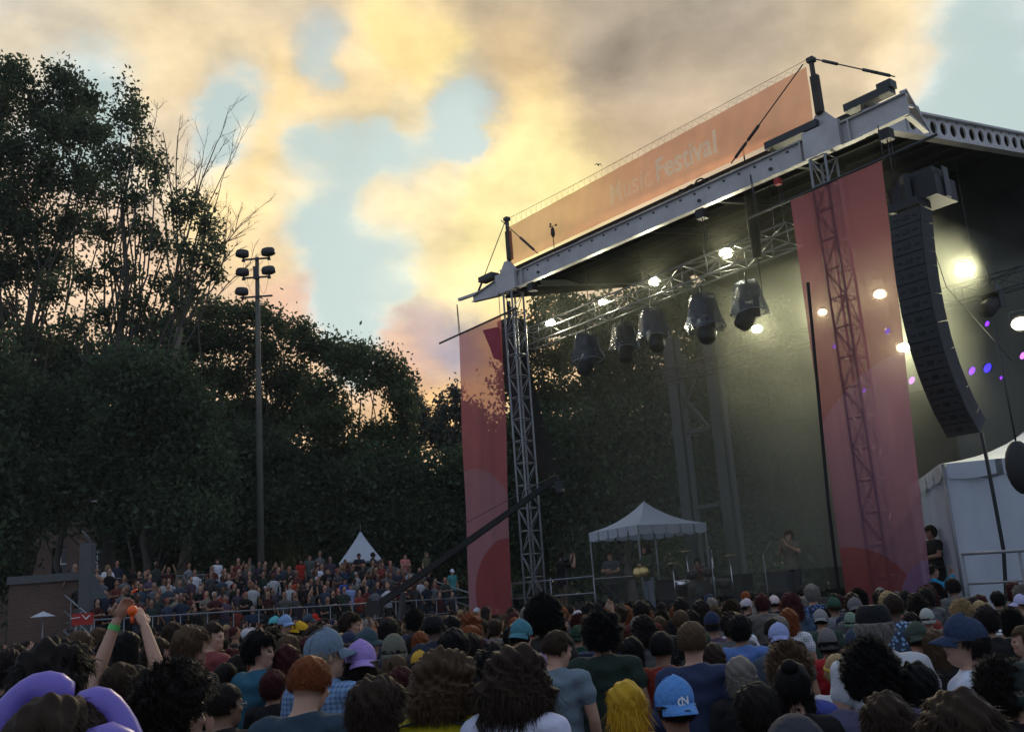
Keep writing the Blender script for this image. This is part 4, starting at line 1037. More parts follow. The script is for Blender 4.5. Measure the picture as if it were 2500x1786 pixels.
# the two tall poplars on the left, cut by the frame edge
tree('tallest leafy poplar at the far left, its crown cut by the picture edge', 50, 35,
  [(40,190,62,50),(0,260,75,80),(85,250,58,60),(150,200,60,55),(185,260,52,60),(225,245,40,45),(130,310,80,60),(40,370,90,80),(200,330,62,60),(0,480,90,80),(110,430,85,70),(200,430,70,55),(60,560,90,70),(170,540,70,50),
   (20,660,80,60),(120,640,75,50),(0,770,70,60),(-60,350,80,160),(-60,600,80,160),(130,720,50,35),(75,830,70,45),(10,880,70,60)],
  'leaf_poplar', .125, 240, 1, trunk_r=.55, depth=3.5, name='poplar_tree', clus=30, spread=.30, shell=0)
tree('leafy poplar left of the bare tree, with sky showing between its limbs', 47, 255,
  [(318,215,18,20),(330,255,28,32),(300,290,40,38),(255,340,45,40),(340,310,24,28),(280,400,58,45),(345,380,38,36),(380,400,30,26),(230,470,50,40),(310,480,52,40),(385,450,28,30),(250,560,55,38),(350,560,45,34),
   (470,500,44,26),(505,545,36,28),(430,520,40,28),(530,600,30,34),(470,620,48,30),(400,600,45,30),(520,660,34,36),(460,690,42,26),(390,690,45,26),(300,650,50,35),(210,680,50,35),(330,740,50,28),(430,740,38,20),(240,770,48,30),(170,800,40,30),(480,730,24,20),(340,800,55,30)],
  'leaf_poplar', .12, 245, 2, trunk_r=.5, depth=2.6, name='poplar_tree', clus=28, spread=.27, shell=.25)
# bare tree
def bare_tree(label, D, limbs, seedv):
    r = np.random.default_rng(seedv); bp = at(470, 1500, D); base = np.array([bp[0], D, 0]); root = thing('bare_tree', base, label, 'tree')
    b = MB(); fork = at(440, 800, D); b.tube(branch_pts(base, fork, r, .02), np.linspace(.32,.2,6), 7)
    def grow(a, d, L, rad, lev):
        n = 5; pts = [a]; dd = d.copy()
        for i in range(n):
            dd = dd + r.normal(size=3)*.09+np.array([0,0,.05]); dd /= np.linalg.norm(dd); pts.append(pts[-1]+dd*L/n)
        b.tube(pts, np.linspace(rad, rad*.45, n+1), 4 if rad < .04 else 5, cap=False, smooth=False)
        if lev > 0:
            for k in range(4):
                i = r.integers(1, n+1); sd = dd+r.normal(size=3)*np.array([.50,.35,.30]); sd[2] = sd[2]*.9; sd /= np.linalg.norm(sd)
                grow(pts[i], sd, L*r.uniform(.28,.48)*(1.25-.2*i/n), rad*.5, lev-1)
    for (px, py, rad) in limbs:
        e = at(px, py, D+r.uniform(-1.5,1.5)); d = e-fork; L = np.linalg.norm(d); d /= L
        mid = fork+d*L*.45+np.array([0,0,-.1*L*abs(d[0])]); b.tube(branch_pts(fork, mid, r, .05), np.linspace(rad*1.6, rad, 6), 5)
        d2 = (e-mid); L2 = np.linalg.norm(d2); grow(mid, d2/L2, L2*.85, rad, 3)
    b.build('branches', 'dead_wood', root); return root
bare_tree('leafless grey tree rising behind the left poplars', 54, [(372,310,.055),(405,275,.055),(440,300,.06),(475,320,.06),(510,380,.05),(540,420,.05),(560,470,.05),(585,500,.05),(610,560,.05),(500,450,.05),(455,380,.05),(560,600,.05),(620,620,.04)], 5)
# broad dark tree line
def rowtree(label, D, bpx, blobs, ml, seedv, **k): return tree(label, D, bpx, blobs, ml, k.pop('leaf', .135), k.pop('per', 330), seedv, trunk_r=k.pop('trunk_r', .35), depth=k.pop('depth', 3.0), clus=k.pop('clus', 30), spread=k.pop('spread', .34), shell=k.pop('shell', .1), group=TG, **k)
rowtree('broad dark oak whose domed top stands behind the floodlight pole', 60, 600,
  [(520,765,50,34),(500,830,60,45),(590,765,48,28),(640,775,45,30),(560,830,60,35),(680,800,42,24),(640,860,60,40),(730,805,34,26),(760,850,60,34),(560,920,80,50),(700,930,80,55),(820,860,50,30),(850,900,50,34),(620,1010,100,60),(760,1010,90,60)], 'leaf_oak', 11, name='oak_tree')
rowtree('dark oak with a lit gap under its bough, left of the left banner', 57, 880,
  [(870,870,60,34),(930,895,55,38),(965,925,40,42),(985,960,28,40),(900,940,40,20),(790,960,55,40),(800,1040,70,55),(980,980,30,30),(985,1030,34,40),(920,1060,50,35),(870,1110,70,50),(960,1110,55,50),(780,1130,80,60)], 'leaf_oak', 12, name='oak_tree')
rowtree('feathery conifer just left of the left banner', 64, 1075,
  [(1015,985,22,30),(1035,1030,34,34),(1000,1080,40,40),(1110,960,16,34),(1085,1000,26,28),(1120,1010,30,34),(1060,1060,44,40),(1110,1080,50,50),(1160,1030,40,60),(1160,1120,50,60)], 'leaf_conifer', 13, name='conifer_tree', leaf=.13, spread=.26)
rowtree('dark leafy tree showing between the left banner and the front truss', 52, 1330,
  [(1330,735,34,22),(1370,740,44,26),(1410,760,40,26),(1320,790,40,34),(1380,810,50,36),(1290,850,40,40),(1350,880,60,40),(1430,850,60,44),(1250,930,50,50),(1330,970,70,50),(1420,960,70,50)], 'leaf_oak', 14, name='oak_tree', per=300)
low = [(60,1010,110,80),(60,1150,120,90),(200,960,90,70),(230,1100,110,80),(380,930,100,80),(400,1060,110,80),(120,1260,90,60),(330,1190,90,60),(480,1180,90,70)]
rowtree('dense dark tree mass low behind the far left poplars', 56, 150, low[:5]+[(150,880,110,60)], 'leaf_dark', 15, leaf=.145, per=380, spread=.50)
rowtree('shadowy undergrowth tree at the foot of the bare tree', 58, 400, low[4:]+[(300,880,90,60),(440,850,90,60),(470,960,90,60),(400,800,80,30)], 'leaf_dark', 16, leaf=.19, per=125, spread=.42)
K_ = [('shadowy tree directly behind the floodlight pole foot', 55, 620, [(560,1110,100,80),(660,1120,100,80),(560,1250,100,80),(680,1250,90,80),(620,1340,100,60)]),
      ('shadowy tree directly behind the white pointed marquee', 55, 860, [(790,1190,90,70),(900,1180,90,70),(800,1300,90,70),(930,1290,90,70),(860,1360,90,40),(980,1370,70,50),(970,1310,70,60)]),
      ('shadowy tree directly behind the left banner', 55, 1090, [(1010,1180,80,70),(1110,1180,90,80),(1040,1300,90,80),(1140,1300,90,80),(1200,1180,80,90),(1080,1370,90,40)]),
      ('shadowy tree filling the gap right of the left lattice tower', 50, 1310, [(1250,1080,80,70),(1340,1080,90,80),(1420,1070,80,80),(1260,1200,90,80),(1370,1200,90,80),(1300,1320,110,80),(1440,1330,80,60),(1430,1190,80,80)]),
      ('green tree behind the middle of the stage', 48, 1530, [(1480,850,70,60),(1560,820,80,60),(1500,950,80,70),(1590,930,80,70),(1520,1060,80,80),(1620,1050,80,80),(1520,1180,90,80),(1630,1180,80,80),(1540,1310,100,70),(1470,760,50,40),(1600,740,70,60)]),
      ('dark tree behind the two rear masts', 52, 1730, [(1680,760,80,60),(1740,860,90,80),(1700,980,90,80),(1800,960,90,80),(1720,1110,90,80),(1820,1100,90,90),(1740,1240,100,90),(1850,1250,90,90),(1760,1350,110,60),(1780,740,90,80),(1870,800,90,90),(1900,930,90,90),(1930,1060,80,90),(1960,860,80,90),(1950,1200,80,90),(1860,690,80,60)]),
      ('dark tree far left at the frame edge beside the brick building', 44, -30, [(-30,1000,70,90),(-20,1150,60,90),(0,1290,55,80),(-20,1400,55,70),(-40,880,70,60)]),
      ('dark bushy tree in front of the brick building', 60, 420, [(300,1280,80,60),(420,1280,90,70),(520,1260,80,70),(480,1350,110,50),(340,1355,80,45)])]
for i, (lab, D, bx, bl_) in enumerate(K_): rowtree(lab, D, bx, bl_, 'leaf_dark' if i != 4 else 'leaf_oak', 20+i, leaf=.145, per=380, spread=.50, clus=28)
rowtree('dark undergrowth tree in front of the poplar trunks at the far left', 46, 60, [(20,960,70,60),(90,1000,80,60),(40,1090,90,70),(150,1080,80,70),(120,1190,80,70),(20,1210,70,70),(210,1000,60,50)], 'leaf_dark', 41, leaf=.125, per=430, spread=.45)
rowtree('dark undergrowth tree in front of the left poplar and bare tree trunks', 44.5, 350, [(260,930,60,50),(330,900,70,50),(400,920,70,50),(300,1020,80,60),(400,1030,80,60),(470,1000,60,60),(250,1120,80,70),(350,1140,90,70),(450,1120,80,70),(300,1240,70,60),(420,1240,80,60),(520,1150,60,60),(500,1270,60,50)], 'leaf_dark', 42, leaf=.125, per=430, spread=.45)
# the far wood that closes the horizon
r = np.random.default_rng(77); n = 110000
px = r.uniform(-500, 3100, n); Dd = r.uniform(78, 96, n)
a_ = np.arctan2((px-CX)/FPX, 1); X = np.tan(a_)*Dd; hh = 11+3.5*np.sin(X*.11)+2.5*np.sin(X*.31+1)+1.5*np.sin(X*.7)
Z = r.uniform(0, 1, n)**.8*hh
me = leaf_mesh('far_wood', np.stack([X, Dd, Z], 1), .5*r.uniform(.6,1.3,n), 'leaf_dark', 78)
tag(link('far_wood', me), 'dark far wood closing the horizon behind the park', kind='stuff')

# ================================================================== people
def remesh(mb, voxel, smooth=3, name='body'):
    me = mb.mesh('tmp', ()); o = bpy.data.objects.new('tmp', me); C.objects.link(o)
    md = o.modifiers.new('r', 'REMESH'); md.mode = 'VOXEL'; md.voxel_size = voxel; md.use_smooth_shade = True
    if smooth:
        m2 = o.modifiers.new('s', 'SMOOTH'); m2.iterations = smooth; m2.factor = .5
    dg = bpy.context.evaluated_depsgraph_get(); out = bpy.data.meshes.new_from_object(o.evaluated_get(dg))
    bpy.data.objects.remove(o); bpy.data.meshes.remove(me); out.name = name; return out
def limb(mb, a, b_, ra, rb_, n=12):
    a, b_ = np.array(a, float), np.array(b_, float); d = b_-a; L = np.linalg.norm(d); d /= L
    ts = [-.9, -.6, 0, .5, 1, 1+0, 1+0]
    pts = [a-d*ra*.85, a-d*ra*.5, a, a+d*L*.35, a+d*L*.7, b_, b_+d*rb_*.5, b_+d*rb_*.85]
    rr_ = [ra*.45, ra*.85, ra, ra*.92+rb_*.08, ra*.45+rb_*.55, rb_, rb_*.85, rb_*.45]
    return mb.tube(pts, rr_, n)
def Rx(a): c, s_ = math.cos(a), math.sin(a); return np.array([[1,0,0],[0,c,-s_],[0,s_,c]])
NECK = np.array([0, .012, 1.462])
def head_rot(yaw, pitch): return rotz(yaw)@Rx(-pitch)
def add_head(mb, Rh, male=True):
    def E(c, r, **k): mb.ell(NECK+Rh@(np.array(c)), r, Rh, nu=16, nv=12)
    E((0,-.005,.150), (.076,.096,.098)); E((0,.028,.095), (.060,.070,.085)); E((0,.045,.052), (.040,.048,.040))
    E((0,.098,.112), (.013,.020,.014)); E((0,.093,.128), (.009,.016,.026)); E((0,.080,.160), (.052,.022,.014)); E((0,.088,.082), (.022,.014,.008)); E((0,.085,.055), (.020,.018,.014))
    for s_ in (-1,1):
        E((s_*.076,-.005,.125), (.010,.021,.031)); E((s_*.080,-.012,.138), (.008,.012,.016)); E((s_*.040,.072,.110), (.022,.020,.018))
        E((s_*.032,.084,.140), (.013,.010,.009))
def hand(mb, w, d, up, scale=1.0, curl=.3, fist=False):
    """palm at wrist w pointing along d, palm normal up; five separate fingers"""
    d = np.array(d, float); d /= np.linalg.norm(d); up = np.array(up, float); up -= d*(d@up); up /= np.linalg.norm(up); x = np.cross(d, up); w = np.array(w, float)
    k = scale
    rot = np.stack([x, d, up], 1)
    mb.ell(w+d*.05*k, (.040*k,.055*k,.017*k), rot, 12, 8)
    for i, (fx, L) in enumerate(((-.030,.060),(-.010,.072),(.011,.068),(.031,.052))):
        p = w+d*.088*k+x*fx*k; a = curl*(1.0+.1*i); pts = [p-d*.02*k, p]
        dd = d*math.cos(a*.4)+x*fx*1.5; 
        for j in range(3):
            an = a*(.5+j*1.0)*(1.6 if fist else 1); q = d*math.cos(an)+up*math.sin(an)+x*fx*(2.0 if not fist else .3); q /= np.linalg.norm(q); pts.append(pts[-1]+q*L*k/3*(1.25-.2*j))
        mb.tube(pts, [.0095*k,.0098*k,.009*k,.0085*k,.0068*k], 8)
    p = w+d*.025*k+x*-.030*k; q1 = d*.6-x*.75+up*.15; q1 /= np.linalg.norm(q1); q2 = d*.9-x*.25+up*.4; q2 /= np.linalg.norm(q2)
    mb.tube([p, p+q1*.035*k, p+q1*.035*k+q2*.03*k, p+q1*.035*k+q2*.052*k], [.013*k,.012*k,.0105*k,.008*k], 8)
ARMS = {  # right/left (elbow, wrist, hand direction, palm normal) in body space, front is +y
 'down': (((.245,-.03,1.14),(.25,.05,.89),(0,.15,-1),(-1,0,0)), ((-.245,-.03,1.14),(-.25,.05,.89),(0,.15,-1),(1,0,0))),
 'folded': (((.25,.06,1.17),(.04,.27,1.20),(-1,.1,.1),(0,-1,0)), ((-.25,.06,1.17),(-.05,.24,1.14),(1,.1,.1),(0,-1,0))),
 'clap': (((.26,.12,1.20),(.06,.36,1.40),(-.2,.1,1),(-1,0,0)), ((-.26,.12,1.20),(-.06,.36,1.40),(.2,.1,1),(1,0,0))),
 'upboth': (((.30,.12,1.56),(.22,.16,1.84),(-.1,.1,1),(-.4,1,0)), ((-.30,.12,1.56),(-.20,.18,1.83),(.1,.1,1),(.4,1,0))),
 'upright': (((.28,.16,1.50),(.16,.28,1.76),(-.1,.05,1),(-.2,-1,0)), ((-.245,-.03,1.14),(-.25,.05,.89),(0,.15,-1),(1,0,0))),
 'phone': (((.25,.20,1.30),(.10,.34,1.54),(-.2,.1,1),(-.3,-1,0)), ((-.25,.20,1.30),(-.08,.34,1.52),(.2,.1,1),(.3,-1,0))),
}
def body_shapes(pose, Rh, male=True, legs=True):
    mb = MB(); sw = 1.0 if male else .90
    mb.loft([(.86,.135,.10,0,0),(.92,.165,.118,0,0),(1.0,.155,.112,0,0),(1.10,.142*sw,.102,0,0),(1.22,.158*sw,.112,0,.005),(1.32,.175*sw,.118,0,.008),(1.39,.165*sw,.108,0,0),(1.435,.112*sw,.082,0,-.005),(1.46,.070,.064,0,-.008),(1.475,.056,.056,0,-.006)], 20)
    mb.tube([(0,-.012,1.42),(0,-.004,1.47), NECK+Rh@np.array([0,-.008,.075])], [.058,.052,.054], 14)
    for s_ in (-1,1): mb.ell((s_*.155*sw,-.005,1.395), (.075,.068,.062))
    add_head(mb, Rh, male)
    for s_, (e, w, hd, pn) in zip((1,-1), ARMS[pose]):
        e = np.array(e)*np.array([sw,1,1]); w = np.array(w)*np.array([sw,1,1]); sh = np.array([s_*.185*sw,-.005,1.395])
        limb(mb, sh, e, .050, .040); limb(mb, e, w, .041, .027); hand(mb, w, hd, pn, 1.0, .35)
    if legs:
        for s_ in (-1,1):
            limb(mb, (s_*.088,0,.88), (s_*.10,.015,.48), .083, .056); limb(mb, (s_*.10,.015,.48), (s_*.105,-.02,.09), .055, .038); mb.ell((s_*.11,.05,.045), (.045,.13,.045))
    return mb
def shirt_shapes(pose, male=True, sleeve=.55, hem=.80):
    mb = MB(); sw = 1.0 if male else .90; g = .016
    mb.loft([(hem,.178*sw,.135,0,0),(.90,.182*sw,.138,0,0),(1.02,.172*sw,.128,0,0),(1.12,.165*sw,.122,0,0),(1.22,.176*sw,.128,0,.005),(1.32,.190*sw,.134,0,.008),(1.395,.180*sw,.122,0,0),(1.435,.134*sw,.098,0,-.006),(1.462,.088,.080,0,-.012),(1.474,.072,.068,0,-.012)], 22)
    for s_ in (-1,1): mb.ell((s_*.155*sw,-.005,1.395), (.092,.084,.076))
    for s_, (e, w, hd, pn) in zip((1,-1), ARMS[pose]):
        e = np.array(e)*np.array([sw,1,1]); w = np.array(w)*np.array([sw,1,1]); sh = np.array([s_*.185*sw,-.005,1.395])
        if sleeve <= 1: limb(mb, sh, sh+(e-sh)*max(sleeve,.05), .070, .064-.006*sleeve)
        else: limb(mb, sh, e, .066, .054); limb(mb, e, e+(w-e)*(sleeve-1), .055, .042)
    return mb
def trouser_shapes():
    mb = MB(); mb.loft([(.80,.15,.125,0,0),(.88,.165,.13,0,0),(.97,.168,.128,0,0),(1.02,.165,.125,0,0)], 18)
    for s_ in (-1,1): limb(mb, (s_*.09,0,.86), (s_*.10,.015,.48), .097, .073); limb(mb, (s_*.10,.015,.48), (s_*.105,-.02,.10), .072, .058)
    return mb
def finish_skin(me, Rh):
    """eye and lip patches by place on the head"""
    me.materials.clear()
    for m in ('skin', 'eye', 'lip'): me.materials.append(MATS[m])
    n = len(me.polygons); c = np.empty(n*3, np.float32); me.polygons.foreach_get('center', c); c = (c.reshape(-1,3)-NECK)@Rh
    mi = np.zeros(n, np.int32)
    for s_ in (-1,1):
        d = np.abs(c-np.array([s_*.032,.09,.139])); mi[(d[:,0] < .013) & (d[:,1] < .02) & (d[:,2] < .006)] = 1
    d = np.abs(c-np.array([0,.10,.082])); mi[(d[:,0] < .022) & (d[:,1] < .03) & (d[:,2] < .006)] = 2
    me.polygons.foreach_set('material_index', mi); me.update(); return me
BODY, SHIRT = {}, {}
def get_body(pose, yaw, pitch, male=True, vox=.011):
    k = (pose, yaw, pitch, male, vox)
    if k not in BODY:
        Rh = head_rot(R(yaw), R(pitch)); BODY[k] = finish_skin(remesh(body_shapes(pose, Rh, male), vox, 3, 'person'), Rh)
    return BODY[k]
def get_shirt(pose, male, sleeve, vox=.014):
    k = (pose, male, sleeve)
    if k not in SHIRT:
        me = remesh(shirt_shapes(pose, male, sleeve), vox, 2, 'shirt')
        n = len(me.vertices); co = np.empty(n*3, np.float32); me.vertices.foreach_get('co', co); co = co.reshape(-1,3); nm = np.empty(n*3, np.float32); me.vertices.foreach_get('normal', nm); nm = nm.reshape(-1,3)
        h = np.sin(co[:,0]*23+np.sin(co[:,2]*17)*1.5)*np.sin(co[:,2]*31+co[:,0]*9)*.0075+np.sin(co[:,2]*55+np.sin(co[:,0]*20)*2)*.002
        co = co+nm*h[:,None]; me.vertices.foreach_set('co', co.ravel()); me.materials.append(MATS['fabric']); me.update(); SHIRT[k] = me
    return SHIRT[k]
TROU = remesh(trouser_shapes(), .018, 2, 'trousers'); TROU.materials.append(MATS['fabric'])

# hair: scalp shell + many thin tapering strands; head space with the neck pivot at 0
HAIR = {}
def ico(sub):
    bm = bmesh_ico(sub); return bm
import bmesh
def bmesh_ico(sub):
    b = bmesh.new(); bmesh.ops.create_icosphere(b, subdivisions=sub, radius=1); b.verts.ensure_lookup_table()
    V = np.array([v.co[:] for v in b.verts]); F = np.array([[v.index for v in f.verts] for f in b.faces]); b.free(); return V, F
ICO4 = bmesh_ico(4); ICO5 = bmesh_ico(5)
SKC, SKR = np.array([0,-.005,.150]), np.array([.076,.096,.098])
HS = dict(  # thickness, lower limit (dir z), long drop, bumpiness, bump scale, strands, strand length, outwardness, curl
 buzz=(.006,-.42,0,.001,9,1600,.010,.5,0), short=(.017,-.40,0,.003,7,8000,.024,.16,.15), medium=(.026,-.60,0,.006,6,8500,.040,.15,.25), messy=(.032,-.60,0,.010,6,8000,.040,.25,.5),
 curly=(.046,-.72,0,.016,8,7000,.034,.45,1.3), afro=(.104,-.70,0,.014,9,12000,.026,.7,1.5), bob=(.030,-1,.10,.006,4,5200,.07,.0,.08), long=(.030,-1,.27,.007,4,6200,.11,.0,.08),
 longcurly=(.058,-1,.17,.020,6,9500,.050,.22,1.3), wavy=(.042,-1,.22,.013,5,7000,.085,.03,.5), bun=(.012,-.55,0,.003,6,2800,.04,.0,0), ponytail=(.012,-.55,0,.003,6,3000,.04,.0,0), puff=(.064,-.70,0,.016,8,9500,.026,.6,1.5))
def hair_surf(D_, st, seedv):
    th, lo, drop, bp, bs = HS[st][:5]
    ph = seedv*1.7
    nb = np.sin(D_[:,0]*bs+ph)*np.sin(D_[:,1]*bs*1.1+ph*2)*np.cos(D_[:,2]*bs*.9+ph*.5)+.6*np.sin(D_[:,0]*bs*2.3+D_[:,2]*bs*2.9+ph)+.4*np.sin(D_[:,1]*bs*4.1-D_[:,2]*bs*3.7+ph)
    t = th*(.85+.15*D_[:,2]) + bp*nb
    if st in ('curly','messy','medium'): t = t*(1+.35*np.clip(D_[:,2],0,1))
    P_ = D_*(SKR+t[:,None])
    if drop:
        z = D_[:,2]; low = z < 0; ang = np.arcsin(np.clip(-z,0,1))/(math.pi/2); rad = np.sqrt(np.maximum(1-z*z,1e-6)); 
        e = D_[:,:2]/rad[:,None]; w = 1.0 - .28*np.abs(ang-.25)*(ang > .25)
        if st in ('longcurly','wavy'): w = 1.05+.25*np.sin(ang*math.pi)*1.0 - .25*ang
        rr_ = (SKR[:2]+t[:,None])*w[:,None]
        close = np.clip((1-ang)/.12, 0, 1)**.5
        Q = np.stack([e[:,0]*rr_[:,0]*close, e[:,1]*rr_[:,1]*close-.012*ang, -drop*ang*1.0+0*z], 1)
        P_[low] = Q[low]
    return P_+SKC
def hair_mesh(st, seedv=0, capped=False):
    k = (st, seedv, capped)
    if k in HAIR: return HAIR[k]
    th, lo, drop, bp, bs, ns, sl_, out, curl = HS[st]; th = th; r = np.random.default_rng(seedv+5)
    V, F = ICO4 if st in ('buzz','bun','ponytail') else ICO5
    def keep(D_):
        return keep0(D_) & ((D_[:,2] < -.02+.10*(D_[:,1] < -.3)) if capped else True)
    def keep0(D_):
        face = (D_[:,1] > .30) & (D_[:,2] < .42+.25*np.clip(.8-np.abs(D_[:,0]),0,1)*0+ .10*np.sin(D_[:,0]*7+seedv))
        if drop: return ~((D_[:,1] > .42-.0*D_[:,2]) & (D_[:,2] < .45))
        ear = (D_[:,1] > -.10) & (D_[:,2] < -.12)
        return ~(face | ear | (D_[:,2] < lo))
    kp = keep(V); P_ = hair_surf(V, st, seedv)
    P_[~kp] = (V[~kp]*(SKR*.93))+SKC
    Fk = F[kp[F].any(1)]
    used = np.unique(Fk); mp = -np.ones(len(V), int); mp[used] = np.arange(len(used)); VV = P_[used]; FF = [tuple(f) for f in mp[Fk]]
    # strands
    D_ = r.normal(size=(ns*2,3)); D_ /= np.linalg.norm(D_, axis=1, keepdims=True); D_ = D_[keep(D_)][:ns]
    P0 = hair_surf(D_, st, seedv); e = 1e-2
    nrm = D_.copy(); 
    if drop: nrm[D_[:,2] < 0, 2] = 0
    nrm /= np.maximum(np.linalg.norm(nrm, axis=1, keepdims=True), 1e-6)
    crown = np.array([0,-.2,1.0]); dn = D_-crown; dn -= nrm*(dn*nrm).sum(1, keepdims=True); dn /= np.maximum(np.linalg.norm(dn, axis=1, keepdims=True), 1e-6)
    if drop: dn[D_[:,2] < .1] = np.array([0,0,-1.0])
    short_ = np.where(D_[:,2] > .1, .45, 1.0)[:,None] if drop else 1.0
    rnd = r.normal(size=D_.shape); 
    fly = (r.random((len(D_),1)) < .06)*.45; o2 = np.clip(out+fly, 0, 1); rnd = rnd*(1+fly*2)
    d0 = dn*(1-o2)+nrm*o2+rnd*(.07+.30*out); d0 /= np.linalg.norm(d0, axis=1, keepdims=True)
    cw = (D_@(crown/np.linalg.norm(crown)))[:,None]; L = sl_*short_*r.uniform(.5,1.2,(len(D_),1))*(1-.85*np.clip((cw-.62)/.28,0,1)*(0 if st in ('afro','puff','curly') else 1)); cd_ = r.normal(size=D_.shape); side = np.cross(d0, nrm+rnd*.3); side /= np.maximum(np.linalg.norm(side, axis=1, keepdims=True), 1e-6)
    NS = 5; wd = .0013*r.uniform(.7,1.4,(len(D_),1)); pts = [P0-nrm*.006]; up2 = np.cross(d0, side); ph_ = r.uniform(0, 6.28, (len(D_),1)); hx = .0045 if curl > .8 else 0
    base_p = P0-nrm*.006
    for j in range(NS):
        f = (j+1)/NS; dd = d0+cd_*curl*.30*f*2+np.array([0,0,-.6*f])*(.35 if st in ('afro','puff','curly') else 1); dd /= np.linalg.norm(dd, axis=1, keepdims=True); base_p = base_p+dd*L/NS
        pts.append(base_p+hx*f*(side*np.cos(ph_+j*1.9)+up2*np.sin(ph_+j*1.9)))
    SV = []
    for j, p in enumerate(pts): w = wd*(1,1.1,1.0,.9,.6,.15)[j]; SV += [p-side*w, p+side*w]
    SV = np.stack(SV, 1).reshape(-1,3); n0 = len(VV); base = np.arange(len(D_))[:,None]*(2*NS+2)+n0
    quads = np.concatenate([base+np.array([[2*j,2*j+1,2*j+3,2*j+2]]) for j in range(NS)], 0)
    mb = MB()
    if st == 'bun': mb.ell((0,-.075,.235), (.042,.042,.038), nu=16, nv=10)
    if st == 'ponytail': mb.tube([(0,-.10,.20),(0,-.145,.215),(0,-.165,.15),(.01,-.155,.06),(0,-.14,-.03),(.01,-.135,-.08)], [.018,.030,.036,.036,.026,.010], 10)
    V_all = [VV, SV]; F_all = FF+[tuple(q) for q in quads]
    if mb.n: 
        F_all += [tuple(i+n0+len(SV) for i in f) for f in mb.F]; V_all.append(np.concatenate(mb.V))
    me = bpy.data.meshes.new('hair'); me.from_pydata(np.concatenate(V_all).tolist(), [], F_all); me.materials.append(MATS['hair'])
    me.polygons.foreach_set('use_smooth', np.ones(len(me.polygons), bool)); HAIR[k] = me; return me

CAPS = {}
def cap_mesh(kind):
    """baseball cap (brim to +y), backwards, beanie, bucket; head space"""
    if kind in CAPS: return CAPS[kind]
    mb = MB(); c = SKC+np.array([0,-.004,.012]); rx, ry, rz = .089, .108, .112
    V = []; N, M_ = 32, 9
    lo = -.12 if kind != 'beanie' else -.45
    for j in range(M_+1):
        e = lo+(math.pi/2-lo)*j/M_*.995
        for k in range(N):
            a = 2*math.pi*k/N; seam = 1-.018*max(0, 1-abs(((a/(math.pi/3)) % 1)-.5)*-2-1.82)*0
            sq = 1.0+(.05 if kind in ('cap','flatcap') else 0)*math.sin(e*2)
            rr_ = 1.0 + (.012*math.cos(6*a) if kind == 'cap' else (.01*math.sin(24*a) if kind == 'beanie' else 0))*math.cos(e)
            zz = rz*math.sin(e)*(1.02 if kind != 'beanie' else 1.10); zz = zz if kind != 'flatcap' else min(zz, .083)
            V.append(c+np.array([rx*rr_*sq*math.cos(e)*math.cos(a), ry*rr_*sq*math.cos(e)*math.sin(a), zz + (.012*math.sin(a) if kind == 'cap' else 0)]))
    V.append(c+np.array([0,0,rz*(1.03 if kind == 'cap' else 1.10 if kind == 'beanie' else .75)]))
    F = [(j*N+k, j*N+(k+1)%N, (j+1)*N+(k+1)%N, (j+1)*N+k) for j in range(M_) for k in range(N)]+[(M_*N+k, M_*N+(k+1)%N, len(V)-1) for k in range(N)]
    mb.add(V, F, True)
    if kind == 'cap':
        mb.ell(c+np.array([0,0,rz*1.04]), (.008,.008,.005), nu=8, nv=5)
        for k in range(3):
            a = k*math.pi/3; pts = [c+np.array([rx*1.03*math.cos(e)*math.cos(a), ry*1.03*math.cos(e)*math.sin(a), rz*1.03*math.sin(e)]) for e in np.linspace(0, math.pi, 14)]; mb.tube(pts, .0018, 4)
    if kind == 'beanie': mb.loft([(.085,rx*.99,ry*.99,0,-.01),(.09,rx*1.06,ry*1.06,0,-.01),(.125,rx*1.06,ry*1.06,0,-.01),(.13,rx*1.0,ry*1.0,0,-.01)], 32)
    if kind in ('cap', 'flatcap'):
        V = []; n = 14; zc = c[2]-.010
        for lay in (0, .004):
            for j in range(5):
                f = j/4
                for i in range(n+1):
                    a = math.pi*(.13+.74*i/n); ex = 1+.78*f*math.sin(a)**.7
                    V.append((rx*.98*math.cos(a)*(1+.06*f), ry*.96*math.sin(a)*ex, zc+lay-.022*f+.018*math.sin(a)*(1-f*.4)-.012*(math.cos(a)**2)*f*2))
        K = n+1; F = []
        for j in range(4):
            for i in range(n): a0 = j*K+i; F.append((a0, a0+1, a0+K+1, a0+K)); b0 = 5*K+a0; F.append((b0, b0+K, b0+K+1, b0+1))
        for i in range(n): a0 = 4*K+i; F.append((a0, a0+1, 5*K+a0+1, 5*K+a0))
        mb.add(V, F, True)
    me = mb.mesh('cap', ('capcloth',)); CAPS[kind] = me; return me

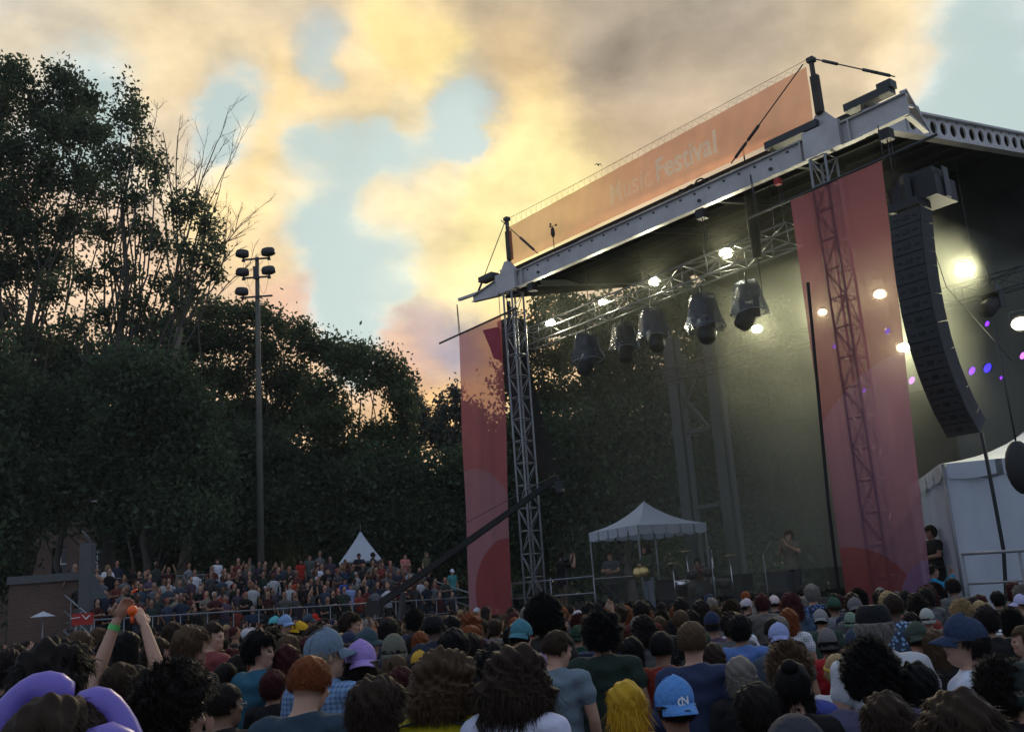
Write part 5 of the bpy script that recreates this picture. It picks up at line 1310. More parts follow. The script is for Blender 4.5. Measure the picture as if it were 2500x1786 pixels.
NPEOPLE = 0; PLIST = []
FOCUS = S(5.2, 3.5, 0)
SKINS = dict(f=(.46,.27,.19), m=(.34,.19,.125), t=(.22,.12,.075), d=(.085,.045,.03))
HC = dict(black=(.007,.0065,.007), dark=(.014,.011,.010), brown=(.032,.020,.013), lbrown=(.075,.047,.026), ginger=(.19,.052,.016), blond=(.34,.24,.12), grey=(.20,.185,.165), yellow=(.60,.36,.03), maroon=(.055,.012,.014), white=(.5,.48,.44))
def weave_mat(name, kind):
    m = bpy.data.materials.new(name); m.use_nodes = True; T = NT(m.node_tree); m.node_tree.nodes.clear()
    tco = T.n('ShaderNodeTexCoord').outputs['Object']; col = T.n('ShaderNodeObjectInfo').outputs['Color']; sx = T.n('ShaderNodeSeparateXYZ', {0: tco}).outputs
    def stripes(axis, f, w): return T.m('GREATER_THAN', T.m('FRACT', T.m('MULTIPLY', axis, f)), w)
    if kind == 'plaid': k = T.m('ADD', T.m('MULTIPLY', stripes(sx[0], 38, .6), .5), T.m('MULTIPLY', stripes(sx[2], 38, .6), .5)); k = T.m('MULTIPLY_ADD', k, -.65, 1.15)
    elif kind == 'stripe': k = T.m('MULTIPLY_ADD', stripes(sx[2], 22, .72), 3.0, .8)
    elif kind == 'print': n_ = T.n('ShaderNodeTexVoronoi', {'Vector': tco, 'Scale': 26.0}).outputs['Distance']; k = T.m('MULTIPLY_ADD', T.m('LESS_THAN', n_, .36), 3.5, .7)
    else: n_ = T.n('ShaderNodeTexNoise', {'Vector': tco, 'Scale': 7.0, 'Detail': 4.0}).outputs['Fac']; k = T.m('MULTIPLY_ADD', T.m('GREATER_THAN', n_, .53), 1.6, .5)
    nb = T.n('ShaderNodeTexNoise', {'Vector': tco, 'Scale': 14.0, 'Detail': 3.0}).outputs['Fac']; bp = T.n('ShaderNodeBump', {'Height': nb, 'Strength': .7, 'Distance': .02}).outputs[0]
    p = T.n('ShaderNodeBsdfPrincipled', {'Base Color': T.v('SCALE', col, sc=k), 'Roughness': .85, 'Specular IOR Level': .2, 'Normal': bp}); T.L.new(p.outputs[0], T.n('ShaderNodeOutputMaterial').inputs[0]); MATS[name] = m
for k_ in ('plaid', 'stripe', 'print', 'blotch'): weave_mat('fabric_'+k_, k_)
def person(x, y, h, face=None, hair='short', hc='dark', skin='m', shirt=(.03,.03,.035), sleeve=.5, pose='down', yaw=0, pitch=0, male=True, cap=None, capc=(.02,.02,.03), capflip=False, trou=(.03,.035,.05), z=0.0, hseed=None, label='', group=None, weave=None, vox=.011, hscale=1.0, widen=1.0):
    """one person: continuous body mesh at top level; hair, shirt, trousers and cap are its parts"""
    if face is None:
        dx, dy = FOCUS[0]-x, FOCUS[1]-y; face = math.degrees(math.atan2(dy, dx))-90+random.uniform(-8, 8)
    sc = h/1.722
    o = bpy.data.objects.new('person', get_body(pose, yaw, pitch, male, vox)); C.objects.link(o)
    o.location = (x, y, z); o.rotation_euler = (0, 0, R(face)); o.scale = (sc*widen, sc, sc); o.color = (*SKINS[skin], 1)
    WLOC[o.name] = np.zeros(3)
    tag(o, label, 'person', group)
    Rh = head_rot(R(yaw), R(pitch)); MH = Matrix([list(Rh[0])+[NECK[0]], list(Rh[1])+[NECK[1]], list(Rh[2])+[NECK[2]], [0,0,0,1]])
    if hair:
        ho = link('hair', hair_mesh(hair, hseed if hseed is not None else random.randint(0, 2), bool(cap)), o, HC[hc]); ho.matrix_local = MH @ Matrix.Scale(hscale, 4, (1,0,0)) if hscale != 1 else MH
    so_ = link('shirt', get_shirt(pose, male, sleeve), o, shirt)
    if weave: so_.material_slots[0].link = 'OBJECT'; so_.material_slots[0].material = MATS[weave]
    tr_ = link('trousers', TROU, o, trou)
    if cap:
        co_ = link('cap', cap_mesh(cap), o, capc); co_.matrix_local = MH @ Matrix.Rotation(math.pi if capflip else 0, 4, 'Z')
    PLIST.append((x, y, h, z)); return o
mat('phone_screen', emit=((.45,.6,.9), .9))
def hold_phone(o, lab):
    M_ = Matrix.Translation(o.location) @ o.rotation_euler.to_matrix().to_4x4() @ Matrix.Scale(o.scale[2], 4); p = np.array((M_ @ Vector((0,.375,1.60)))[:]); t_ = thing('phone', p, lab, 'phone'); rz_ = rotz(o.rotation_euler.z)
    MB().box(p, (.15,.010,.075), rz_).build('body', 'black_paint', t_); MB().box(p-rz_@np.array([0,.0065,0]), (.138,.003,.066), rz_).build('screen', 'phone_screen', t_)

HW = dict(buzz=.165, short=.185, medium=.20, messy=.215, curly=.235, afro=.335, bob=.205, long=.205, longcurly=.27, wavy=.235, bun=.17, ponytail=.175, puff=.27)
HT = dict(buzz=.0, short=.015, medium=.03, messy=.04, curly=.055, afro=.10, bob=.025, long=.025, longcurly=.055, wavy=.035, bun=.01, ponytail=.01, puff=.06)
HAND = []   # placed by hand: screen x, top y, head width, distance
def place(px, py, wpx, label, **k):
    st = k.get('hair', 'short'); hw = HW[st] if not k.get('cap') else .195; ht = HT[st] if not k.get('cap') else (.03 if k.get('cap') != 'beanie' else .04)
    if k.get('cap') and st in ('longcurly','curly','wavy','afro'): pass
    d_ = ray(px, py); D = hw*k.get('wide', 1.0)*FPX/wpx/float(d_@w_)
    k.pop('wide', None)
    P_ = EYEV+d_*D; h = P_[2]-ht
    hh = min(max(h, 1.52), 1.97)
    if abs(hh-h) > 1e-3:   # keep the top of the head on its pixel, change the distance
        if d_[2] < -1e-3: D2 = (hh+ht-EYE)/d_[2]; D = D2 if .7*D < D2 < 1.5*D else D; P_ = EYEV+d_*D
    HAND.append((px, py, wpx, D)); x, y = P_[0], P_[1]
    # step back so that the head centre, not its front, sits on the ray
    return person(x, y, hh, label=label, vox=(.009 if D < 7 else .012), **k)
NAVY, BLK, GRY, WHT, OLV = (.02,.028,.05), (.014,.014,.016), (.11,.115,.12), (.68,.69,.74), (.022,.032,.024)
P_ = place
# ---- front rows, left to right
o = P_(127,1690,225,'brown-haired person nearest the bottom left corner with lavender balloon loops on the head', hair='medium', hc='brown', shirt=BLK, hseed=1)
# balloon headdress
b = MB()
def balloon(pts, r0): 
    n = len(pts); b.tube(pts, [r0*.35]+[r0*(.9+.1*math.sin(i)) for i in range(n-2)]+[r0*.35], 14)
def arc(cx, cz, rx, rz, a0, a1, y, n=12): return [(cx+rx*math.cos(a), y, cz+rz*math.sin(a)) for a in np.linspace(a0, a1, n)]
balloon([NECK+np.array(p) for p in arc(-.075,.17,.085,.125,math.pi*1.05,math.pi*.25,.10)], .038)
balloon([NECK+np.array(p) for p in arc(.06,.12,.07,.135,math.pi*.72,-.2,.07)], .038)
balloon([NECK+np.array(p) for p in arc(.125,-.03,.07,.20,math.pi*.80,-.1,-.02)], .060)
b.ell(NECK+np.array([.15,-.02,.00]), (.065,.05,.13))
mat('balloon', (.26,.20,.68), .38, noise=(10,.15), transl=.3)
hd_ = b.build('headdress', 'balloon'); hd_.parent = o; hd_.rotation_euler = (0,0,-o.rotation_euler.z)
P_(127,1555,158,'big dark-haired head behind the lavender balloon loops', hair='messy', hc='dark', shirt=NAVY, hseed=2)
P_(12,1580,75,'dark-haired person cut by the left edge of the picture', hair='medium', hc='dark', shirt=BLK)
P_(36,1570,42,'small brown head just inside the left edge above the dark-haired one', hair='medium', hc='brown', shirt=GRY)
P_(191,1538,52,'brown-haired person just left of the raised arms', hair='medium', hc='lbrown', shirt=NAVY)
P_(231,1611,66,'short brown head right of the big dark-haired head', hair='short', hc='brown', shirt=BLK, skin='f', yaw=-25)
P_(283,1612,50,'brown head turned right, directly under the raised arms', hair='messy', hc='brown', shirt=OLV, skin='f', yaw=-35)
P_(309,1538,54,'long black-haired person between the two raised arms', hair='long', hc='black', shirt=BLK)
P_(380,1552,56,'short brown head just right of the raised arms', hair='short', hc='brown', skin='m', shirt=GRY, yaw=-20)
P_(462,1523,70,'brown-haired head with ear showing, right of the raised arms', hair='medium', hc='lbrown', shirt=BLK, skin='m', yaw=-15)
P_(515,1515,46,'brown-haired person in profile facing right beside a larger brown head', hair='short', hc='brown', shirt=(.2,.05,.05), skin='f', yaw=-60)
P_(422,1612,165,'large dark curly head in the left foreground', hair='curly', hc='dark', skin='m', shirt=BLK, hseed=1, yaw=-20)
o = P_(546,1662,82,'dark short-haired person wearing wire glasses next to the large curly head', hair='short', hc='dark', skin='t', shirt=BLK, yaw=-25)
g = MB(); g.tube([(.083,-.0,.145),(.083,.09,.143),(.04,.108,.14),(0,.112,.14),(-.04,.108,.14),(-.083,.09,.143),(-.083,0,.145)], .0022, 5)
for s_ in (-1,1): g.tube([(s_*.036+.022*math.cos(a), .11, .135+.018*math.sin(a)) for a in np.linspace(0, 2*math.pi, 13)], .0018, 4)
def on_head(o, mb, nm, m, yaw=0, pitch=0, **kw):
    q = link(nm, mb.mesh(nm, (m,) if isinstance(m, str) else m), o, **kw); Rh = head_rot(R(yaw), R(pitch)); q.matrix_local = Matrix([list(Rh[0])+[NECK[0]], list(Rh[1])+[NECK[1]], list(Rh[2])+[NECK[2]], [0,0,0,1]]); return q
on_head(o, g, 'glasses', 'galvanised', -25)
P_(548,1613,58,'dark head in the gap between large curly head and teal shirt', hair='short', hc='dark', shirt=(.05,.06,.09))
P_(578,1594,54,'dark round head left of the long dark hair by the teal shirt', hair='bob', hc='dark', shirt=NAVY, male=False)
P_(628,1535,68,'curly black-haired person in a teal blue shirt facing right', hair='messy', hc='black', skin='f', shirt=(.035,.13,.20), yaw=-55)
P_(615,1640,60,'long dark-haired person in front of the teal blue shirt', hair='long', hc='black', shirt=BLK, male=False)
P_(420,1515,38,'small round brown head above the large dark curly head', hair='medium', hc='brown', shirt=GRY)
P_(240,1515,32,'small brown head left of the green wristband', hair='medium', hc='lbrown', shirt=NAVY)
P_(355,1527,38,'small dark head right of the hand with the orange ball', hair='medium', hc='dark', shirt=BLK)
# the person with raised arms
AX_ = at(292,1600,6.0)
ARMS['hero'] = (((.225,.04,1.67),(.105,.09,1.93),(-.40,.08,.8),(-.9,.3,0)), ((-.165,.05,1.70),(-.075,.09,1.98),(.45,.12,.85),(.8,-.5,0)))
hp = person(AX_[0], AX_[1], 1.74, face=-8, hair='medium', hc='brown', skin='f', shirt=(.45,.04,.06), sleeve=.5, weave='fabric_print', pose='hero', label='person in a red and white patterned shirt holding both arms high with a green wristband', vox=.0065)
HAND.append((292,1600,70,6.0))
b = MB().tube([(-.092,.082,1.927),(-.087,.085,1.943),(-.082,.087,1.959)], [.033,.033,.033], 14, cap=False); q = b.build('wristband', 'green_band'); q.parent = hp
M_h = Matrix.Translation(hp.location) @ hp.rotation_euler.to_matrix().to_4x4() @ Matrix.Scale(hp.scale[2], 4)
def hp_w(p): v = M_h @ Vector(p); return np.array(v[:])
q = hp_w((.035,.07,2.03)); tag(MB().ell(q, (.030,.030,.032), nu=20, nv=14).tube([q-[0,0,.03], q-[0,0,.07]], [.012,.009], 8).build('ball', 'orange'), 'bright orange ball held up in the raised right hand', 'ball')
q = hp_w((.02,.12,2.145)); tag(MB().tube([q-[.016,0,.010], q, q+[.016,0,.008]], [.007,.010,.004], 8).build('whistle', 'plastic_red'), 'small shiny red tip held in the fingers of the raised left hand', 'toy')
# ---- middle left
o = P_(740,1592,96,'ginger-haired person in a plain teal-navy shirt seen from behind', hair='short', hc='ginger', skin='f', shirt=(.030,.055,.082), pitch=18, widen=1.12, hseed=0)
P_(789,1529,82,'person in a faded blue cap and light blue plaid shirt behind the ginger head', hair='short', hc='grey', skin='f', cap='cap', capc=(.14,.20,.27), shirt=(.16,.27,.46), yaw=-35, weave='fabric_plaid')
P_(877,1557,80,'dark-haired person wearing a patterned lavender cap backwards', hair='long', hc='dark', cap='cap', capflip=True, capc=(.34,.24,.58), shirt=(.12,.02,.02), male=False, yaw=30)
P_(959,1540,60,'person in a grey-green knit beanie right of the lavender cap', hair='short', hc='dark', cap='beanie', capc=(.13,.135,.105), shirt=BLK)
P_(893,1529,52,'person in a slate teal cap with its brim to the right', hair='short', hc='dark', cap='cap', capc=(.045,.075,.09), shirt=NAVY, yaw=-70)
P_(1078,1571,66,'person in a dark green cap with an orange brim behind the curly fair head', hair='medium', hc='dark', cap='cap', capc=(.014,.055,.035), shirt=(.3,.07,.03), yaw=-70)
P_(1021,1583,36,'person in a small yellow cap left of the green and orange cap', hair='short', hc='dark', cap='cap', capc=(.55,.33,.04), shirt=BLK)
P_(913,1643,140,'large dark-brown head low in the foreground left of the yellow jersey', hair='messy', hc='brown', skin='f', shirt=NAVY, hseed=0)
o = P_(1078,1580,140,'person with long curly light-brown hair and a yellow jersey with dark stripes', hair='longcurly', hc='lbrown', skin='f', shirt=(.58,.50,.02), male=False, hseed=1, yaw=-20, widen=1.15)
for s_ in (-1,1):
    b = MB()
    for k in (-.018, 0, .018): b.tube([(s_*(.08),-.10+k,1.455),(s_*.13,-.095+k*1.2,1.445),(s_*.18,-.07+k,1.43),(s_*.235,-.05+k,1.36)], .006, 5)
    b.bar((s_*.13,-.12,1.440),(s_*.13,-.07,1.440),.004); q = b.build('shoulder_stripes', 'black_paint'); q.parent = o
P_(965,1594,56,'light brown head with a short ponytail behind the large dark-brown head', hair='ponytail', hc='lbrown', skin='f', shirt=GRY, male=False)
P_(975,1622,62,'reddish brown messy head between the large dark-brown head and yellow jersey', hair='messy', hc='maroon', shirt=BLK, male=False)
P_(1104,1530,72,'big black head behind the green and orange cap', hair='medium', hc='black', skin='d', shirt=BLK)
P_(1011,1486,40,'round black afro before the bleachers, right of the slate teal cap', hair='curly', hc='black', skin='d', shirt=(.03,.035,.07))
P_(851,1491,42,'brown tousled head in profile just above the faded blue cap', hair='messy', hc='brown', skin='f', shirt=BLK, yaw=-60)
P_(946,1507,44,'dark round head above the grey-green beanie', hair='medium', hc='dark', shirt=NAVY)
P_(1056,1492,46,'person in a flat black cap left of the tall red-and-pink narrow banner foot', hair='short', hc='black', skin='d', cap='flatcap', capc=(.012,.013,.018), shirt=NAVY)
P_(731,1514,30,'person in a bright yellow cap worn backwards near the raised phone hands', hair='short', hc='black', skin='d', cap='cap', capflip=True, capc=(.60,.36,.02), shirt=BLK)
P_(711,1519,26,'person in an orange-yellow hat just left of the bright yellow cap', hair='short', hc='dark', cap='cap', capc=(.55,.27,.02), shirt=GRY, yaw=60)
P_(694,1490,30,'person in a pale blue cap in the far crowd under the bleachers', hair='short', hc='dark', cap='cap', capc=(.20,.32,.55), shirt=NAVY, yaw=-70)
P_(669,1498,22,'person in a small aqua cap left of the pale blue cap', hair='short', hc='dark', cap='cap', capc=(.10,.45,.50), shirt=GRY)
P_(750,1487,22,'person in a grey-blue cap left of a small red cap', hair='short', hc='dark', cap='cap', capc=(.05,.08,.11), shirt=NAVY)
P_(766,1490,18,'person in a small red cap in the far crowd under the bleachers', hair='short', hc='dark', cap='cap', capc=(.5,.03,.02), shirt=BLK)
P_(696,1569,64,'long dark red hair left of the ginger head', hair='long', hc='maroon', shirt=(.09,.012,.014), male=False)
P_(665,1630,66,'brown head low beside the ginger-haired person\'s left ear', hair='medium', hc='maroon', shirt=BLK)
P_(702,1546,50,'brown bushy head above the long dark red hair', hair='medium', hc='lbrown', shirt=NAVY)
# ---- centre
o = P_(1245,1571,152,'person with thick long brown hair, white t-shirt and black bag strap in the foreground', hair='wavy', hc='brown', skin='f', shirt=(.62,.64,.80), male=False, hseed=2, yaw=10, wide=1.18, hscale=1.15, pitch=14, widen=1.12)
b = MB().tube([(-.13,.09,1.445),(-.135,.0,1.475),(-.12,-.09,1.44),(-.06,-.135,1.34),(.02,-.145,1.2),(.1,-.14,1.05)], .013, 5); q = b.build('bag_strap', 'black_cloth'); q.parent = o
P_(1324,1450,88,'tall person with a huge black afro in front of the left lattice tower', hair='afro', hc='black', skin='d', shirt=(.03,.03,.03), hseed=1)
P_(1268,1507,56,'person in a teal cap and pale lilac shirt left of the huge afro', hair='short', hc='dark', cap='cap', capflip=True, capc=(.06,.20,.25), shirt=(.30,.22,.33), skin='f')
P_(1346,1533,66,'brown-haired person in a pale shirt looking down below the huge afro', hair='short', hc='brown', skin='f', shirt=(.16,.22,.27), yaw=-50, pitch=14)
P_(1464,1490,78,'broad-shouldered person in a dark green t-shirt with tall black hair', hair='curly', hc='black', skin='t', shirt=(.022,.038,.030), hseed=2, widen=1.12)
P_(1611,1536,62,'black-haired person in a dark red shirt, dark ear showing', hair='short', hc='black', skin='t', shirt=(.22,.03,.02))
P_(1684,1511,72,'fair-brown short-haired person in a navy denim shirt', hair='short', hc='lbrown', skin='f', shirt=(.030,.045,.10), sleeve=1.6)
P_(1738,1564,50,'dark brown round head right of the navy denim shirt', hair='bob', hc='brown', shirt=(.10,.02,.02), male=False)
P_(1524,1655,96,'person with long bright golden-yellow hair at the bottom of the picture', hair='long', hc='yellow', skin='f', shirt=(.5,.32,.05), male=False, hseed=1)
o = P_(1640,1640,112,'person in a sky-blue cap turned backwards with white letters, red shirt', hair='short', hc='dark', skin='t', cap='cap', capflip=True, capc=(.10,.27,.62), shirt=(.36,.03,.03), hseed=1, pitch=-6, face=12)
o_cap = [c for c in o.children if c.name.startswith('cap')][0]
def cap_text(ch, x, z, size, m, nm, par):
    cu = bpy.data.curves.new(nm, 'FONT'); cu.body = ch; cu.size = size; cu.extrude = .0012; cu.offset = .0012
    t_ = bpy.data.objects.new(nm, cu); C.objects.link(t_); dg = bpy.context.evaluated_depsgraph_get(); me = bpy.data.meshes.new_from_object(t_.evaluated_get(dg)); bpy.data.objects.remove(t_)
    me.materials.clear(); me.materials.append(MATS[m]); q = link(nm, me, par); return q
for ch, dx, dz in (('N', .004, .004), ('C', -.014, -.004)):
    q = cap_text(ch, 0, 0, .048 if ch == 'N' else .052, 'white', 'emblem', o_cap); q.matrix_local = Matrix.Translation(Vector((-(dx-.016), .1135, .170+dz))) @ Matrix.Rotation(math.pi,4,'Z') @ Matrix.Rotation(R(84),4,'X')
MB().tube([(0,0,0),(0,0,.002)], .017, 18)
mat('sticker', (.42,.55,.34), .4)
q = MB().tube([(0,0,0),(0,0,.0015)], .016, 18).build('sticker', 'sticker'); q.parent = o_cap; q.matrix_local = Matrix.Translation(Vector((.0,.158,.158))) @ Matrix.Rotation(R(14),4,'X')
P_(1803,1596,80,'grey-blond head right of the navy denim shirt', hair='bob', hc='grey', skin='f', shirt=BLK, male=False)
P_(1803,1496,56,'black-haired person in a bright blue shirt in front of the stage', hair='medium', hc='black', skin='t', shirt=(.10,.19,.46))
P_(1608,1501,36,'small sandy head above the black-haired person in dark red', hair='medium', hc='lbrown', shirt=GRY)
P_(1510,1473,38,'brown curly head against the stage, right of the tall black hair', hair='messy', hc='brown', shirt=BLK)
P_(1540,1550,60,'long black parted hair right of the dark green t-shirt', hair='long', hc='black', shirt=BLK, male=False)
P_(1408,1521,40,'person in a dark green hood left of the tall black hair', hair='short', hc='dark', cap='beanie', capc=(.015,.05,.03), shirt=(.012,.05,.03))
P_(1369,1501,32,'small dark-haired head in profile right of the huge afro', hair='bob', hc='dark', skin='f', shirt=BLK, yaw=-60, male=False)
# ---- right
P_(1820,1458,28,'person in a white cap with its brim to the right at the stage lip', hair='short', hc='dark', cap='cap', capc=(.5,.45,.5), shirt=BLK, yaw=-75)
P_(1888,1450,28,'person in a round white cap just left of the tall right banner', hair='short', hc='dark', cap='cap', capc=(.6,.5,.52), shirt=NAVY)
P_(1898,1515,58,'person in a white and blue mesh cap', hair='short', hc='dark', cap='cap', capflip=True, capc=(.30,.36,.62), shirt=(.05,.07,.10))
P_(1920,1563,112,'golden-brown curly head in front of the mesh cap', hair='curly', hc='lbrown', skin='f', shirt=(.07,.09,.35), hseed=1, male=False)
P_(1928,1606,92,'long black hair tied up, in front of the golden-brown curly head', hair='bun', hc='black', shirt=BLK, male=False)
P_(1928,1640,110,'long loose black hair lowest before the golden-brown curly head', hair='long', hc='black', shirt=BLK, male=False)
P_(2126,1455,88,'tall grey-haired person in a black flat-topped cap before the right banner', hair='medium', hc='grey', skin='f', cap='flatcap', capc=(.011,.012,.016), shirt=(.55,.58,.62), yaw=-20)
P_(2114,1553,148,'big round black afro below the black flat-topped cap', hair='puff', hc='black', skin='d', shirt=(.10,.10,.18), hseed=1)
o = P_(2040,1590,66,'blond ponytailed person with a yellow patterned headband and white top', hair='ponytail', hc='blond', skin='f', shirt=(.62,.64,.72), male=False)
g = MB().tube([(.082*math.cos(a), -.005+.102*math.sin(a), .175+.02*math.sin(a)) for a in np.linspace(0, 2*math.pi, 25)], .011, 6)
on_head(o, g, 'headband', mat('headband', (.6,.38,.03), .8, noise=(60,.9)) .name)
P_(2074,1489,38,'person in a pale sage hood left of the black flat-topped cap', hair='short', hc='dark', cap='beanie', capc=(.16,.24,.19), shirt=(.16,.24,.19))
P_(2082,1526,44,'person in a slate blue hood under the pale sage one', hair='short', hc='dark', cap='beanie', capc=(.03,.05,.085), shirt=(.03,.05,.085))
P_(2234,1512,64,'person in an olive green cap left of the man with sunglasses', hair='short', hc='brown', cap='cap', capflip=True, capc=(.045,.065,.05), shirt=(.35,.07,.03), skin='f')
P_(2280,1532,54,'long straight light-brown hair between olive cap and navy cap', hair='long', hc='lbrown', skin='f', shirt=BLK, male=False)
o = P_(2350,1492,92,'man in a navy cap and sunglasses looking left, white t-shirt', hair='medium', hc='dark', skin='f', cap='cap', capc=(.03,.05,.10), shirt=(.62,.67,.80), face=62, yaw=15)
g = MB().tube([(.083,-.0,.145),(.080,.07,.143)], .004, 5).tube([(-.083,0,.145),(-.080,.07,.143)], .004, 5)
for s_ in (-1,1): g.ell((s_*.036,.100,.135), (.026,.010,.019), nu=12, nv=8)
g.tube([(-.02,.108,.14),(.02,.108,.14)], .004, 5); on_head(o, g, 'sunglasses', 'glass_dark', 15)
q = [c for c in o.children if c.name.startswith('cap')][0]
e_ = MB().tube([(.010*math.cos(a), 0, .010*math.sin(a)) for a in np.linspace(.3, 5.2, 10)], .0022, 5).build('emblem', 'galvanised'); e_.parent = q; e_.location = (0, .1035, .20)
P_(2344,1461,52,'curly blond head above the navy cap', hair='curly', hc='blond', skin='f', shirt=BLK, male=False)
P_(2433,1440,34,'small black-haired head against the white walled tent', hair='medium', hc='black', shirt=BLK)
P_(2491,1447,38,'person in a pale lilac cap at the right edge by the white walled tent', hair='short', hc='dark', cap='cap', capc=(.45,.45,.68), shirt=NAVY, yaw=60)
P_(2404,1473,60,'dark-haired head right of the curly blond head', hair='medium', hc='dark', skin='m', shirt=BLK)
P_(2462,1482,62,'black curly head right of the navy cap, near the edge', hair='curly', hc='black', skin='t', shirt=NAVY)
P_(2500,1520,62,'fair person in profile looking left, cut by the right edge', hair='short', hc='lbrown', skin='f', shirt=GRY, face=70)
P_(2482,1603,110,'grey-haired person in a dark green knit cap in the right corner', hair='short', hc='grey', skin='f', cap='beanie', capc=(.020,.032,.030), shirt=BLK, face=-30)
P_(2157,1680,140,'round brown head low in the right foreground', hair='medium', hc='brown', skin='f', shirt=(.12,.02,.02), hseed=1)
P_(2336,1673,212,'largest brown head in the bottom right foreground', hair='medium', hc='brown', skin='f', shirt=BLK, hseed=1)
P_(1932,1722,200,'smooth slate knit cap at the bottom edge, right of centre', hair='buzz', hc='black', skin='m', cap='beanie', capc=(.040,.042,.055), shirt=BLK)
P_(2225,1609,118,'black fluffy hair between the big afro and the navy cap', hair='messy', hc='black', skin='t', shirt=BLK)
P_(2430,1596,98,'dark curly head in front of the white t-shirt at the right', hair='curly', hc='dark', skin='t', shirt=BLK)
P_(1840,1658,96,'dark brown head below the grey-blond head', hair='medium', hc='dark', shirt=BLK)
P_(2015,1526,46,'black-haired person in a bright red shirt left of the big afro', hair='medium', hc='black', skin='t', shirt=(.40,.02,.03), cap='beanie', capc=(.15,.14,.14))
P_(2000,1483,40,'person in a grey cap before the tall right banner foot', hair='short', hc='dark', cap='cap', capflip=True, capc=(.24,.25,.26), shirt=(.03,.06,.05))
P_(2259,1479,40,'person in a pale knitted hat right of the black flat-topped cap', hair='short', hc='dark', cap='beanie', capc=(.38,.42,.40), shirt=GRY)
P_(2222,1491,48,'black-haired head between the black flat-topped cap and the pale knitted hat', hair='medium', hc='black', shirt=BLK)

# ---- performers and crew
def on_deck(px, D, h, lab, z=1.38, **k):
    p = at(px, 1450, D); return person(p[0], p[1], h, z=z, label=lab, **k)
on_deck(1588, 27.6, 1.8, 'guitarist in pale grey trousers playing on the stage front', face=115, hair='long', hc='brown', skin='m', shirt=(.05,.07,.04), trou=(.17,.20,.23), pose='folded', sleeve=1.5)
gp = at(1588, 1450, 27.35); t_ = thing('guitar', (gp[0]-.02, gp[1]-.1, 2.48), 'electric guitar slung on the musician in pale trousers', 'guitar')
g0 = WLOC[t_.name]; MB().ell(g0+[-.12,-.05,-.03], (.17,.03,.13)).ell(g0+[-.28,-.05,-.05], (.13,.03,.15)).build('body', 'brass', t_); MB().bar(g0+[0,-.05,0], g0+[.62,-.05,.2], .03, .05).build('neck', 'bark', t_)
on_deck(1498, 29.3, 1.75, 'keyboard player standing under the white canopy tent', face=150, hair='medium', hc='dark', skin='m', shirt=(.06,.065,.08), pose='folded')
on_deck(1712, 28.6, 1.35, 'drummer behind the shining cymbals', face=160, hair='messy', hc='dark', skin='m', shirt=(.10,.05,.04), pose='clap')
on_deck(1945, 24.8, 1.75, 'hazy singer beside the black cable at the tall right banner', face=140, hair='medium', hc='lbrown', skin='f', shirt=(.14,.12,.10), pose='clap')
on_deck(1378, 27.6, 1.78, 'camera operator in khaki trousers right of the left lattice tower', face=-60, hair='short', hc='brown', skin='f', shirt=BLK, trou=(.14,.11,.075), pose='phone')
gp = at(1378, 1450, 27.2); t_ = thing('film_camera', (gp[0]+.1, gp[1], 2.9), 'film camera on a stand in front of the operator in khaki', 'camera'); g0 = WLOC[t_.name]
MB().box(g0, (.22,.4,.2)).box(g0+[0,.02,.14], (.06,.25,.05)).build('body', 'black_paint', t_); MB().tube([g0+[0,-.2,0], g0+[0,-.34,0]], [.06,.07], 10).build('lens', 'glass_dark', t_)
MB().tube([g0-[0,0,.1], g0-[0,0,1.5]], .03, 6).build('stand', 'dark_steel', t_)
on_deck(2298, 20.0, 1.8, 'dark-clothed crew member standing left of the white walled tent', z=1.0, face=100, hair='medium', hc='dark', skin='m', shirt=BLK, trou=BLK, pose='folded')
on_deck(2284, 18.5, 1.7, 'crouching crew member in a bright blue jacket at the foot of the right banner', z=.35, face=-100, hair='short', hc='dark', skin='m', shirt=(.01,.22,.42), trou=BLK, sleeve=1.8, pose='phone')

# ---- spectators on the bleachers that can be told apart
def on_bleacher(px, row, h, lab, z=None, **k):
    a = np.array(BP(0,row)); d_ = ray(px, 1440); n_ = bn_; kk = ((a-EYEV)@n_)/(d_@n_); p = EYEV+d_*kk
    return person(p[0], p[1], h, z=rowz(row) if z is None else z, label=lab, vox=.014, **k)
BFACE = -140
on_bleacher(262, 8.0, 1.72, 'blond woman in a white jumper standing at the left end of the bleachers', face=BFACE, hair='long', hc='blond', skin='f', shirt=(.75,.77,.82), male=False, pose='folded', sleeve=1.7)
on_bleacher(879, 8.6, 1.76, 'dark-haired man in a dark shirt before the pointed marquee, left of the capped one', face=BFACE-20, hair='short', hc='black', skin='t', shirt=(.02,.022,.03), pose='folded')
on_bleacher(913, 8.6, 1.78, 'man in a dark baseball cap before the pointed marquee', face=BFACE+60, hair='short', hc='black', skin='t', shirt=(.02,.03,.05), cap='cap', capc=(.01,.015,.03), pose='folded')
on_bleacher(992, 8.2, 1.74, 'person in a salmon pink t-shirt on the bleachers right of the marquee', face=BFACE, hair='short', hc='brown', skin='f', shirt=(.55,.20,.19), pose='folded')
on_bleacher(735, 8.0, 1.7, 'person in a bright red top on the back row of the bleachers', face=BFACE, hair='long', hc='brown', skin='m', shirt=(.42,.03,.02), male=False)
on_bleacher(1045, 8.4, 1.72, 'fair-haired person in an olive top near the right end of the bleachers', face=BFACE, hair='bob', hc='blond', skin='f', shirt=(.12,.12,.07), male=False)
on_bleacher(757, 8.6, 1.78, 'tall person in grey-green on the top row right of the floodlight pole', face=BFACE, hair='short', hc='lbrown', skin='f', shirt=(.09,.11,.10))
on_bleacher(530, 8.6, 1.74, 'person in a white top with a blue bag high on the bleachers', face=BFACE, hair='bob', hc='lbrown', skin='f', shirt=(.72,.76,.85), male=False)
